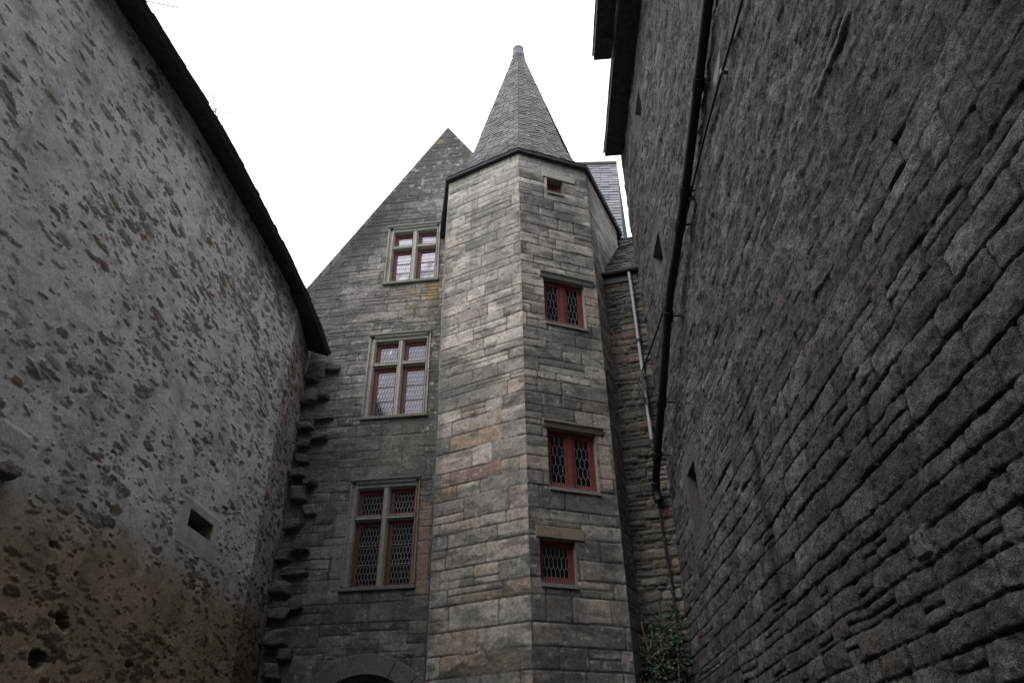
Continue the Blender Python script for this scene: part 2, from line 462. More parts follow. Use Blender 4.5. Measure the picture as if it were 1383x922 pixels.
def casement(parent, fr, u0, u1, z0, z1, w, fw, label=None, cw=0.055, ch=0.105, bars=1, bot=None, fr_=None, lt=0.003, glass=None, red=None):
    """red wooden casement with its glass and leads; all sub-parts of a window part"""
    mb = MB(); bot = bot or fw
    mb.fbox(fr, u0, u0 + fw, z0, z1, w - 0.04, w)
    fr_ = fr_ or fw
    mb.fbox(fr, u1 - fr_, u1, z0, z1, w - 0.04, w)
    mb.fbox(fr, u0 + fw, u1 - fr_, z1 - fw, z1, w - 0.04, w - 0.002)
    mb.fbox(fr, u0 + fw, u1 - fr_, z0, z0 + bot, w - 0.04, w - 0.002)
    o = mb.build('casement', red or M_red, parent, bevel=0.004)
    g = MB(); a, b, c, d = u0 + fw, u1 - fr_, z0 + bot, z1 - fw
    # hand-made panes: each lightly tilted, in a shallow sheet
    n, k = max(2, int((b - a) / 0.11)), max(2, int((d - c) / 0.2))
    for i in range(n):
        for j in range(k):
            ua, ub = a + (b - a) * i / n, a + (b - a) * (i + 1) / n
            za, zb_ = c + (d - c) * j / k, c + (d - c) * (j + 1) / k
            t = [RND.uniform(-0.0016, 0.0016) for _ in range(4)]
            g.add([fr.at(ua, za, w - 0.024 + t[0]), fr.at(ub, za, w - 0.024 + t[1]), fr.at(ub, zb_, w - 0.024 + t[2]), fr.at(ua, zb_, w - 0.024 + t[3]),
                   fr.at(ua, za, w - 0.030 + t[0]), fr.at(ub, za, w - 0.030 + t[1]), fr.at(ub, zb_, w - 0.030 + t[2]), fr.at(ua, zb_, w - 0.030 + t[3])],
                  [(0, 1, 2, 3), (4, 7, 6, 5)])
    g.build('pane', glass or M_glass, parent)
    l = MB(); lattice(l, fr, a, b, c, d, w - 0.021, cw, ch, lt)
    for q in range(1, bars + 1):
        z = c + (d - c) * q / (bars + 1)
        l.fbox(fr, a, b, z - 0.006, z + 0.006, w - 0.014, w - 0.006)
    l.build('lead_lattice', M_lead, parent)
    return o

def niche(mb, fr, u0, u1, z0, z1, dep, col, bottom=True, w1=-0.004):
    """the four reveals of an opening, as 3 cm slabs outside it"""
    t = 0.03
    mb.fbox(fr, u0 - t, u0, z0, z1, -dep, w1, col)
    mb.fbox(fr, u1, u1 + t, z0, z1, -dep, w1, col)
    mb.fbox(fr, u0 - t, u1 + t, z1, z1 + t, -dep, w1, col)
    if bottom: mb.fbox(fr, u0 - t, u1 + t, z0 - t, z0, -dep, w1, col)

def tower_window(i, t, two, drip, lintel_col, lname):
    fr = F_tr; u0, u1, z0, z1 = t
    mb = MB()
    rc = [(0.27, 0.25, 0.225), (0.33, 0.29, 0.255), (0.27, 0.225, 0.20), (0.24, 0.20, 0.17)][i]
    niche(mb, fr, u0, u1, z0, z1, 0.26, rc, w1=-0.012)
    # sloped sill
    mb.hprism(fr, [(z0 - 0.06, -0.012), (z0 - 0.06, 0.03), (z0 - 0.015, 0.03), (z0 + 0.03, -0.13), (z0 - 0.06, -0.13)], u0 - 0.0, u1 + 0.0, (0.22, 0.205, 0.19))
    win = mb.build('window', M_trim, tower)
    if drip:
        l = MB(); a, b, zz = drip
        l.hprism(fr, [(zz - 0.01, -0.02), (zz - 0.015, 0.02), (zz + 0.05, 0.04), (zz + 0.07, 0.068), (zz + 0.10, 0.068), (zz + 0.14, -0.02)], a, b, lintel_col)
        l.build('drip_mould', M_trim, win, bevel=0.006)
    else:
        l = MB(); a, b, zz, zt = lname
        l.fbox(fr, a, b, zz, zt, -0.02, 0.022, lintel_col)
        l.build('lintel', M_trim, win, bevel=0.01)
    w = -0.095 if i else -0.13
    if two:
        um = (u0 + u1) / 2
        casement(win, fr, u0 + 0.004, um - 0.002, z0 + 0.03, z1 - 0.004, w, 0.085, cw=0.068, ch=0.15, bars=0, lt=0.0036, glass=M_glassd)
        casement(win, fr, um + 0.002, u1 - 0.004, z0 + 0.03, z1 - 0.004, w, 0.085, cw=0.068, ch=0.15, bars=0, lt=0.0036, glass=M_glassd)
        st = MB(); st.fbox(fr, um - 0.035, um + 0.035, z0 + 0.03, z1 - 0.01, w - 0.01, w + 0.018)
        st.build('meeting_stile', M_red, win, bevel=0.004)
    else:
        casement(win, fr, u0 + 0.004, u1 - 0.004, z0 + 0.03, z1 - 0.004, w, 0.075, cw=0.068, ch=0.15, bars=0, lt=0.0036, glass=M_glassd)
    # little iron spikes along the sill against pigeons
    s = MB(); u = u0 + 0.015
    while u < u1 - 0.01:
        s.add([fr.at(u - 0.006, z0 + 0.0, 0.0), fr.at(u + 0.006, z0 + 0.0, 0.0), fr.at(u + 0.006, z0, -0.012), fr.at(u - 0.006, z0, -0.012), fr.at(u, z0 + 0.075, 0.012)],
              [(0, 1, 4), (1, 2, 4), (2, 3, 4), (3, 0, 4), (0, 3, 2, 1)])
        u += 0.034
    s.build('spikes', M_lead, win)
    return win
tower_window(0, TW[0], False, None, (0.38, 0.36, 0.335), (0.48, 1.16, 11.715, 11.86))
tower_window(1, TW[1], True, (0.33, 1.34, 9.275), (0.25, 0.24, 0.22), None)
tower_window(2, TW[2], True, (0.27, 1.26, 6.415), (0.20, 0.175, 0.155), None)
tower_window(3, TW[3], False, None, (0.235, 0.195, 0.16), (0.10, 0.82, 4.725, 4.885))
core = MB()   # the dim stair inside
core.prism([F_tr.at(0.1, 3.5, -0.3), F_tr.at(1.35, 3.5, -0.3), F_tr.at(1.2, 3.5, -0.9), F_tr.at(0.3, 3.5, -0.9)],
           [F_tr.at(0.1, 12.0, -0.3), F_tr.at(1.35, 12.0, -0.3), F_tr.at(1.2, 12.0, -0.9), F_tr.at(0.3, 12.0, -0.9)])
core.build('stair_core', M_room, tower)

# --- eave and spire
CT = Vector((0.30, 11.55))
EAVE = [(-1.54, 11.87), (-1.245, 10.19), (0.175, 9.445), (1.525, 9.935), (2.46, 11.93), (1.95, 13.5), (0.3, 14.05), (-1.1, 13.4)]
WALLP = [(-1.40, 11.87), P1, P0, P2, P3, (1.75, 13.3), (0.3, 13.8), (-1.0, 13.2)]
n8 = len(EAVE)
e = MB(); ze0, ze1 = 12.165, 12.225
for i in range(n8):
    j = (i + 1) % n8
    A, B = EAVE[i], EAVE[j]; a, b = WALLP[i], WALLP[j]
    ia = (a[0] * 0.93 + CT.x * 0.07, a[1] * 0.93 + CT.y * 0.07); ib = (b[0] * 0.93 + CT.x * 0.07, b[1] * 0.93 + CT.y * 0.07)
    e.prism([(*A, ze0), (*B, ze0), (*ib, ze0 + 0.02), (*ia, ze0 + 0.02)], [(*A, ze1), (*B, ze1), (*ib, ze1), (*ia, ze1)])
e.build('eave_board', M_wood, tower)

PROF = [(0.0, 1.0), (0.025, 0.925), (0.06, 0.85), (0.11, 0.775), (0.18, 0.70), (0.25, 0.638), (0.33, 0.578), (0.45, 0.48), (0.58, 0.370), (0.70, 0.268), (0.82, 0.165), (0.93, 0.075)]
ZE, ZT = 12.228, 18.38
ANCH = [Vector((x, y)) for x, y in EAVE]
def ring(t):
    s = float(np.interp(t, [p[0] for p in PROF], [p[1] for p in PROF]))
    z = ZE + (ZT - ZE) * t
    m = min(1, t * 1.6)
    cor = []
    for p in ANCH:
        q = CT + (p - CT) * s
        # towards the top the plan becomes regular
        ang = math.atan2(p.y - CT.y, p.x - CT.x)
        cor.append(q * (1 - m) + (CT + Vector((math.cos(ang), math.sin(ang))) * (1.98 * s)) * m)
    out = []
    k = 1 + 0.032 * min(1, t * 6)          # the hips are softened: sides bow out a little
    for i in range(n8):
        a, b = cor[i], cor[(i + 1) % n8]
        mid = CT + ((a + b) / 2 - CT) * k
        out += [Vector((a.x, a.y, z)), Vector((mid.x, mid.y, z))]
    return out

def slate_strip(mb, A, B, C_, D, width, rng, base, thick=0.013, ragged=0.012):
    """one course: bottom edge A-B, top edge D-C_"""
    nrm = (B - A).cross(D - A)
    if nrm.length < 1e-9: return
    nrm.normalize()
    ln = (B - A).length
    n = max(1, int(round(ln / width)))
    cuts = [0.0] + [min(0.98, max(0.02, (k + rng.uniform(-0.12, 0.12) + (0.25 if rng.random() < .5 else 0)) / n)) for k in range(1, n)] + [1.0]
    cuts.sort()
    for k in range(n):
        t0, t1 = cuts[k], cuts[k + 1]
        if t1 - t0 < 1e-3: continue
        g = 0.004 / max(ln, 0.05)
        bl = A + (B - A) * (t0 + g); br = A + (B - A) * (t1 - g)
        tl = D + (C_ - D) * (t0 + g); tr = D + (C_ - D) * (t1 - g)
        dn = (A - D).normalized() * rng.uniform(0, ragged)
        h0 = rng.uniform(0.6, 1.5) * thick
        col = base * rng.uniform(0.68, 1.25)
        tint = rng.uniform(-0.02, 0.02)
        c = (col[0] * (1 + tint), col[1], col[2] * (1 - tint))
        up = nrm
        mb.add([bl + dn + up * h0, br + dn + up * (h0 + rng.uniform(-.004, .004)), tr + up * 0.004, tl + up * 0.004, bl + dn, br + dn],
               [(0, 1, 2, 3), (4, 5, 1, 0), (4, 0, 3), (5, 2, 1)], c)

srng = random.Random(5)
SL = Vector((0.112, 0.112, 0.118))
sp = MB()
# solid underlay
NT = [p[0] for p in PROF]
for t0, t1 in zip(NT[:-1], NT[1:]):
    r0, r1 = ring(t0), ring(t1)
    for i in range(2 * n8):
        j = (i + 1) % (2 * n8)
        sp.add([r0[i], r0[j], r1[j], r1[i]], [(0, 1, 2, 3)], (0.05, 0.05, 0.055))
t = 0.0; ts = [0.0]
while t < 0.93:
    s = float(np.interp(t, [p[0] for p in PROF], [p[1] for p in PROF])); s2 = float(np.interp(t + 0.01, [p[0] for p in PROF], [p[1] for p in PROF]))
    dl = math.hypot(0.01 * (ZT - ZE), (s2 - s) * 1.9) / 0.01
    t = min(0.93, t + 0.092 / dl); ts.append(t)
for t0, t1 in zip(ts[:-1], ts[1:]):
    r0, r1 = ring(t0), ring(t1)
    for i in range(2 * n8):
        j = (i + 1) % (2 * n8)
        base = SL
        w = 0.5 + 0.5 * float(fbm(np.array([i * 1.6 + t0 * 6.0]), np.array([t0 * 9.0]), 2, 77)[0])
        base = SL * (0.8 + 0.4 * w)
        slate_strip(sp, r0[i], r0[j], r1[j], r1[i], 0.125, srng, base)
o = sp.build('spire', M_slate, tower)
o.data.update()
fi = MB()
zc = ZE + (ZT - ZE) * 0.925
def disc(z, r): return [(CT.x + r * math.cos(k * math.pi / 4 + .3), CT.y + r * math.sin(k * math.pi / 4 + .3), z) for k in range(8)]
rings = [(zc, 0.15), (zc + 0.06, 0.175), (zc + 0.12, 0.165), (zc + 0.36, 0.14), (zc + 0.37, 0.15), (zc + 0.40, 0.15)]
for (za, ra), (zb_, rb) in zip(rings[:-1], rings[1:]): fi.prism(disc(za, ra), disc(zb_, rb))
fi.build('finial_cap', M_lead_cap, tower)
an = MB()
for dx in (-0.03, 0.03): an.tube([(CT.x + dx, CT.y, zc + 0.45), (CT.x + dx * 1.3, CT.y, zc + 0.62)], 0.005, 5)
an.build('finial_spike', M_lead, tower)
# ================================================================== GABLED HOUSE
F_g = Frame((-1.465, 11.9), 97, 1)
house = thing('gabled_house', 'grey ashlar house with steep bare gable and three stone cross windows', 'house', (-1.5, 12.2, 0))
GW = [(-1.25, -0.07, 11.02, 12.57), (-1.41, -0.15, 7.84, 9.67), (-1.45, -0.19, 4.71, 6.56)]
def rake(u): return 15.77 - 1.585 * np.abs(u + 0.02)
DA, DB, DC, DZ = -0.90, 0.85, 0.75, 2.67
def arch_z(u):
    q = 1 - ((u - DA) / DB) ** 2
    return np.where(q > 0, DZ + DC * np.sqrt(np.maximum(q, 0)), 0.0)
def clamp_g(U, Z):
    r = rake(U); a = arch_z(U)
    dead = (Z > r) | (Z < a)
    return np.where(Z > r, r, np.where(Z < a, a, Z)), dead
def st_g(U, Z, C, H, sid, d):
    # black crust along the rake
    C = C * 0.86
    a = sstep(2.1, 0.2, (rake(U) - Z) + 0.9 * fbm(U * 2, Z * 2, 5, 501)); C = mixc(C, (0.045, 0.043, 0.045), 0.88 * a)
    a = sstep(13.6, 14.2, Z + 0.5 * fbm(U * 2, Z * 2, 4, 502)); C = mixc(C, (0.12, 0.117, 0.112), 0.5 * a)
    sp2 = sstep(0.35, 0.5, fbm(U * 9, Z * 9, 3, 504)) * sstep(12.8, 14, Z); C = mixc(C, (0.36, 0.35, 0.33), 0.6 * sp2)
    C = mixc(C, (0.24, 0.20, 0.10), 0.5 * spot(U, Z, -0.25, 15.35, 0.25, 0.25, 506, 0.7, 0.7, 7))
    a = spot(U, Z, -0.7, 7.2, 0.9, 0.7, 503, 0.7, 0.7, 3); C = mixc(C, (0.13, 0.135, 0.11), 0.5 * a)
    a = spot(U, Z, -0.3, 7.5, 0.35, 0.45, 505, 0.7, 0.7, 5); C = mixc(C, (0.10, 0.10, 0.075), 0.6 * a)
    for s, (u, z, ru, rz) in enumerate([(-0.16, 10.72, 0.18, 0.30), (-0.55, 10.75, 0.5, 0.16), (-0.62, 10.3, 0.12, 0.15), (-0.2, 10.25, 0.2, 0.2)]):
        a = spot(U, Z, u, z, ru, rz, 511 + s, 0.7, 0.8, 9)
        col = (0.27, 0.20, 0.075) if s == 0 else (0.22, 0.19, 0.12)
        C = mixc(C, col, (0.75 if s == 0 else 0.5) * a)
    # crusty dark strip by the tower
    a = sstep(0.35, 0.0, np.abs(U + 0.05) + 0.2 * fbm(U * 6, Z * 3, 3, 521)) * sstep(6.5, 7.2, Z) * (1 - sstep(10.4, 10.9, Z))
    C = mixc(C, (0.085, 0.083, 0.078), 0.7 * a)
    sp_ = sstep(0.45, 0.6, fbm(U * 16, Z * 16, 2, 523)) * a; C = mixc(C, (0.42, 0.41, 0.40), 0.7 * sp_)
    # darker towards the broken left corner
    a = sstep(-1.95, -2.3, U + 0.25 * fbm(U * 2, Z * 1.5, 3, 525)); C = mixc(C, (0.11, 0.108, 0.103), 0.6 * a)
    H = H - 0.03 * a * (0.5 + 0.5 * fbm(U * 5, Z * 5, 3, 527))
    for (u, z, ru, rz, k) in [(-1.7, 4.35, 0.6, 0.22, 0.6), (-0.8, 4.5, 0.7, 0.15, 0.7), (-0.4, 4.3, 0.3, 0.25, 0.5), (-0.8, 7.6, 0.7, 0.2, 0.5)]:
        C = mixc(C, (0.085, 0.088, 0.08), k * spot(U, Z, u, z, ru, rz, 529, 0.7, 0.7, 5))
    # warm jamb stones to the right of the lowest window
    m = sstep(-0.17, -0.16, U) * (1 - sstep(0.0, 0.02, U)) * sstep(4.5, 4.55, Z) * (1 - sstep(6.1, 6.15, Z))
    C = mixc(C, (0.31, 0.225, 0.165), 0.6 * m)
    m = (sstep(-1.66, -1.64, U) * (1 - sstep(-1.46, -1.45, U))) * sstep(4.5, 4.55, Z) * (1 - sstep(6.0, 6.1, Z))
    C = mixc(C, (0.29, 0.27, 0.245), 0.5 * m)
    return C, H
rng = np.random.default_rng(21)
zb_g = np.concatenate([bounds(rng, 0.0, 7.9, 0.16, 0.36), bounds(rng, 8.3, 16.0, 0.09, 0.24)])
zb_g = np.unique(zb_g)
us = snap(grid_lines([(-4.6, 0.05), (-3.1, 0.016), (0.62, 0.06), (4.6, 1)]), [x for t in GW for x in t[:2]] + [-0.02])
zs = snap(grid_lines([(0, 0.1), (2.5, 0.016), (15.8, 1)]), [x for t in GW for x in t[2:]])
H, C = ashlar(F_g, us, zs, zb_g, 22, ASH_DARK + [(2, (0.27, 0.255, 0.235))], [(5, (0.25, 0.245, 0.24)), (3, (0.19, 0.185, 0.185)), (1.5, (0.32, 0.31, 0.295))], (7.6, 9.5), (0.25, 0.85), st_g, split=0.25)
sheet('wall', F_g, us, zs, H, C, M_ash, house, holes=GW, clampf=clamp_g)
# coping along both rakes, behind the wall face
cp = MB(); k = 22
for side in (-1, 1):
    for i in range(k):
        a = i / k * 4.55; b = (i + 1) / k * 4.55 - 0.012
        ua, ub = -0.02 + side * a, -0.02 + side * b
        j = RND.uniform(-0.008, 0.012)
        za, zb_ = 15.77 - 1.585 * a, 15.77 - 1.585 * b
        cc = RND.uniform(0.8, 1.2)
        cp.prism([F_g.at(ua, za + j, 0.004), F_g.at(ub, zb_ + j, 0.004), F_g.at(ub, zb_ - 0.25, -0.02), F_g.at(ua, za - 0.25, -0.02)],
                 [F_g.at(ua, za + j, -0.42), F_g.at(ub, zb_ + j, -0.42), F_g.at(ub, zb_ - 0.25, -0.42), F_g.at(ua, za - 0.25, -0.42)], (0.13 * cc, 0.127 * cc, 0.125 * cc))
cp.build('coping', M_trim, house, bevel=0.015)
# roof behind the gable
def roof_quad(mb, A, B, Ct, D, width, expo, rng, base, thick=0.013):
    A, B, Ct, D = map(Vector, (A, B, Ct, D))
    L = ((D + Ct) / 2 - (A + B) / 2).length
    n = max(1, int(L / expo))
    mb.add([A, B, Ct, D], [(0, 1, 2, 3)], (0.05, 0.05, 0.055))
    for r in range(n):
        a = r / n; b = (r + 1) / n
        slate_strip(mb, A + (D - A) * a, B + (Ct - B) * a, B + (Ct - B) * b, A + (D - A) * b, width, rng, base, thick)
rf = MB()
for side in (-1, 1):
    ue = -0.02 + side * 4.6; ze = 15.6 - 1.585 * 4.6
    A = F_g.at(ue, ze, -0.40); B = F_g.at(ue, ze, -9); Cq = F_g.at(-0.02, 15.6, -9); D = F_g.at(-0.02, 15.6, -0.40)
    if side < 0: roof_quad(rf, B, A, D, Cq, 0.3, 0.25, srng, SL * 0.8)
    else: roof_quad(rf, A, B, Cq, D, 0.3, 0.25, srng, SL * 0.8)
rf.build('roof', M_slate, house)
# body of the house behind: side walls and back
sw = MB()
for ua in (-4.6, 4.3):
    sw.fbox(F_g, ua, ua + 0.3, 0, 8.3, -8.95, -0.2, (0.2, 0.195, 0.185))
sw.fbox(F_g, -4.3, 4.3, 0, 8.3, -8.95, -8.7, (0.2, 0.195, 0.185))
sw.build('side_wall', M_trim, house)

STONE = (0.33, 0.315, 0.29)
def cross_window(t, shade, warm):
    fr = F_g; u0, u1, z0, z1 = t
    LT = 0.0038 if warm else 0.0026; GL = M_glassd if warm else M_glass  # lowest window has the same glass; its dimmer reflection is set in material
    jl, jr, hd, si = 0.13, 0.10, 0.115, 0.05
    mb = MB(); c = tuple(x * shade for x in STONE); c2 = tuple(x * shade * 0.9 for x in STONE)
    cw_ = (0.30 * shade, 0.235 * shade, 0.185 * shade) if warm else c
    W0 = -0.22
    # moulded jambs: outer fillet, hollow, inner fillet, splay
    def jamb(u_out, s, wd, col):
        pr = [(u_out, W0), (u_out, 0.028), (u_out + s * 0.022, 0.028), (u_out + s * 0.030, 0.004), (u_out + s * wd * 0.34, -0.035), (u_out + s * wd * 0.56, -0.035), (u_out + s * wd * 0.62, -0.006), (u_out + s * (wd - 0.022), -0.010), (u_out + s * wd, -0.07), (u_out + s * wd, W0)]
        zz = z0 + si
        while zz < z1 - 0.02:
            zn = min(z1, zz + RND.uniform(0.28, 0.5))
            if z1 - zn < 0.15: zn = z1
            k = RND.uniform(0.85, 1.12)
            mb.vprism(fr, pr, zz, zn - 0.004, tuple(x * k for x in col)); zz = zn
    jamb(u0, 1, jl, c); jamb(u1, -1, jr, cw_)
    a, b = u0 + jl, u1 - jr
    # head, with a projecting label mould
    mb.hprism(fr, [(z1, W0), (z1, 0.03), (z1 - 0.022, 0.03), (z1 - 0.035, 0.004), (z1 - hd * 0.55, -0.018), (z1 - hd * .62, -0.008), (z1 - hd + 0.02, -0.012), (z1 - hd, -0.07), (z1 - hd, W0)], a - 0.02, b + 0.02, c2)
    # sill
    mb.hprism(fr, [(z0 - 0.035, -0.03), (z0 - 0.035, 0.055), (z0 + 0.02, 0.06), (z0 + si, -0.05), (z0 + si, W0), (z0 - 0.035, W0)], u0 - 0.02, u1 + 0.015, tuple(x * shade for x in (0.22, 0.21, 0.185)))
    win = mb.build('window', M_trim, house, bevel=0.005)
    l = MB()
    l.hprism(fr, [(z1 + 0.004, -0.02), (z1 + 0.004, 0.035), (z1 + 0.035, 0.062), (z1 + 0.055, 0.062), (z1 + 0.085, -0.02)], u0 - 0.005, u1 + 0.005, tuple(x * shade for x in (0.24, 0.23, 0.215)))
    l.build('label_mould', M_trim, win, bevel=0.006)
    h = z1 - z0
    zt = z0 + 0.655 * h if not warm else z0 + 0.655 * h
    um = (u0 + u1) / 2 + 0.015
    pm = lambda q, hw: [(q - hw, W0), (q - hw, -0.075), (q - hw * 0.55, -0.012), (q - hw * 0.30, -0.012), (q - hw * 0.2, -0.022), (q + hw * 0.2, -0.022), (q + hw * 0.30, -0.012), (q + hw * 0.55, -0.012), (q + hw, -0.075), (q + hw, W0)]
    m = MB(); m.vprism(fr, pm(um, 0.062), z0 + si - 0.01, z1 - hd + 0.01, tuple(x * shade * 1.08 for x in STONE))
    m.build('mullion', M_trim, win, bevel=0.004)
    m = MB()
    for (x0, x1) in ((a, um - 0.055), (um + 0.055, b)):
        m.hprism(fr, [(q[0], q[1] - 0.002) for q in pm(zt, 0.055)], x0 - 0.002, x1 + 0.002, tuple(x * shade * 1.05 for x in STONE))
    m.build('transom', M_trim, win, bevel=0.004)
    for (x0, x1) in ((a, um - 0.062), (um + 0.062, b)):
        casement(win, fr, x0 + 0.003, x1 - 0.003, z0 + si + 0.003, zt - 0.057, -0.125, 0.075, cw=0.055, ch=0.105, bars=2, fr_=0.028, bot=0.045, lt=LT, glass=GL, red=M_redd)
        casement(win, fr, x0 + 0.003, x1 - 0.003, zt + 0.057, z1 - hd - 0.003, -0.125, 0.07, cw=0.055, ch=0.105, bars=0, fr_=0.028, bot=0.045, lt=LT, glass=GL, red=M_redd)
    return win
cross_window(GW[0], 1.05, False)
cross_window(GW[1], 1.0, False)
cross_window(GW[2], 0.88, True)
rm = MB(); rm.fbox(F_g, -2.2, 0.2, 4.2, 12.9, -1.3, -1.2); rm.build('dark_room', M_room, house)
# arched doorway at the foot of the house
vo = MB(); NV = [0, 42, 64, 116, 138, 180]
for i in range(len(NV) - 1):
    A_, B_ = math.radians(NV[i] + 0.35), math.radians(NV[i + 1] - 0.35)
    st = [A_ + (B_ - A_) * k / 8 for k in range(9)]
    inner = [(DA + DB * math.cos(x), DZ + DC * math.sin(x)) for x in st]
    outer = [(DA + (DB + 0.30) * math.cos(x), DZ + (DC + 0.30) * math.sin(x)) for x in st]
    pr = inner + outer[::-1]
    cc = RND.uniform(0.85, 1.1); col = (0.155 * cc, 0.15 * cc, 0.145 * cc)
    vo.prism([F_g.at(u, z, 0.012) for u, z in pr], [F_g.at(u, z, -0.24) for u, z in pr], col)
for s in (-1, 1):
    for z in np.arange(0, DZ - 0.01, 0.445):
        vo.fbox(F_g, DA + s * DB, DA + s * (DB + 0.28), z + 0.003, z + 0.44, -0.24, 0.012, (0.15, 0.145, 0.14))
dr = vo.build('doorway', M_trim, house, bevel=0.012)
rb = MB()
st = [math.pi * k / 24 for k in range(25)]
prin = [(DA + (DB - 0.07) * math.cos(x), DZ + (DC - 0.07) * math.sin(x)) for x in st]; prout = [(DA + (DB - .004) * math.cos(x), DZ + (DC - .004) * math.sin(x)) for x in st]
rb.prism([F_g.at(u, z, -0.10) for u, z in prin + prout[::-1]], [F_g.at(u, z, -0.24) for u, z in prin + prout[::-1]], (0.14, 0.135, 0.13))
rb.build('arch_rib', M_trim, dr)
dl = MB()
for i in range(11):
    u0 = DA - DB + 0.02 + i * 0.15; u1 = min(u0 + 0.146, DA + DB - 0.02)
    top = float(min(arch_z(np.array(u0)), arch_z(np.array(u1)))) - 0.02
    dl.fbox(F_g, u0, u1, 0.02, max(top, 2.3), -0.36, -0.31)
dl.build('door_leaf', M_door, dr, bevel=0.004)

# rough blob stone
def rough_block(fr, u, z, hu, hz, w1, seed, col, mat, parent, name='toothing_stone'):
    import bmesh
    bm = bmesh.new(); bmesh.ops.create_cube(bm, size=2.0)
    bmesh.ops.subdivide_edges(bm, edges=bm.edges[:], cuts=5, use_grid_fill=True)
    r = random.Random(seed); ox = r.uniform(0, 50)
    sk = [r.uniform(-.35, .35) for _ in range(4)]
    for v in bm.verts:
        x, y, q = v.co
        l = max(abs(x), abs(y), abs(q)); s = math.sqrt(x * x + y * y + q * q)
        k = 0.84 + 0.16 * (l * 1.25 / s)
        x, y, q = x * k, y * k, q * k
        x += sk[0] * q + sk[1] * y; q += sk[2] * x * 0.6 + sk[3] * y * 0.5
        nz = float(fbm(np.array([ox + x * 1.3 + y]), np.array([q * 1.6 + y * 0.7]), 3, 3)[0])
        f = 1 + 0.22 * nz
        v.co = Vector(fr.at(u + x * hu * f, z + q * hz * f, (w1 - 0.12) / 2 + y * (w1 + 0.12) / 2 * f))
    me = bpy.data.meshes.new(name); bmesh.ops.recalc_face_normals(bm, faces=bm.faces[:]); bm.to_mesh(me); bm.free()
    at = me.color_attributes.new('tint', 'FLOAT_COLOR', 'POINT')
    rgba = np.ones((len(me.vertices), 4), np.float32); rgba[:, :3] = col
    at.data.foreach_set('color', rgba.ravel())
    me.polygons.foreach_set('use_smooth', np.ones(len(me.polygons), bool))
    return link(name, me, mat, parent)
TOOTH = [(-2.46, 8.79, .12, .08), (-2.46, 8.37, .16, .15), (-2.43, 7.74, .13, .08), (-2.42, 7.38, .12, .07), (-2.09, 9.00, .15, .08), (-2.17, 8.38, .08, .08), (-2.13, 7.93, .18, .08), (-2.16, 7.52, .15, .08),
         (-2.45, 7.08, .13, .08), (-2.44, 6.78, .14, .08), (-2.39, 6.40, .15, .13), (-2.18, 6.60, .10, .07), (-2.16, 6.08, .12, .10), (-2.39, 5.83, .14, .10), (-2.17, 5.45, .11, .11), (-2.45, 5.30, .14, .11), (-2.26, 5.03, .24, .07),
         (-2.42, 4.77, .15, .11), (-2.15, 4.51, .11, .10), (-2.43, 4.36, .16, .11), (-2.37, 3.98, .17, .14), (-2.22, 3.75, .13, .10), (-2.38, 3.5, .14, .12), (-2.2, 3.1, .15, .12), (-2.4, 2.8, .15, .12)]
for i, (u, z, hu, hz) in enumerate(TOOTH):
    c = RND.uniform(0.8, 1.25)
    rough_block(F_g, u, z, hu * 0.92, hz * RND.uniform(0.7, 0.95), RND.uniform(0.10, 0.21), 40 + i, (0.155 * c, 0.142 * c, 0.13 * c), M_rub, house)

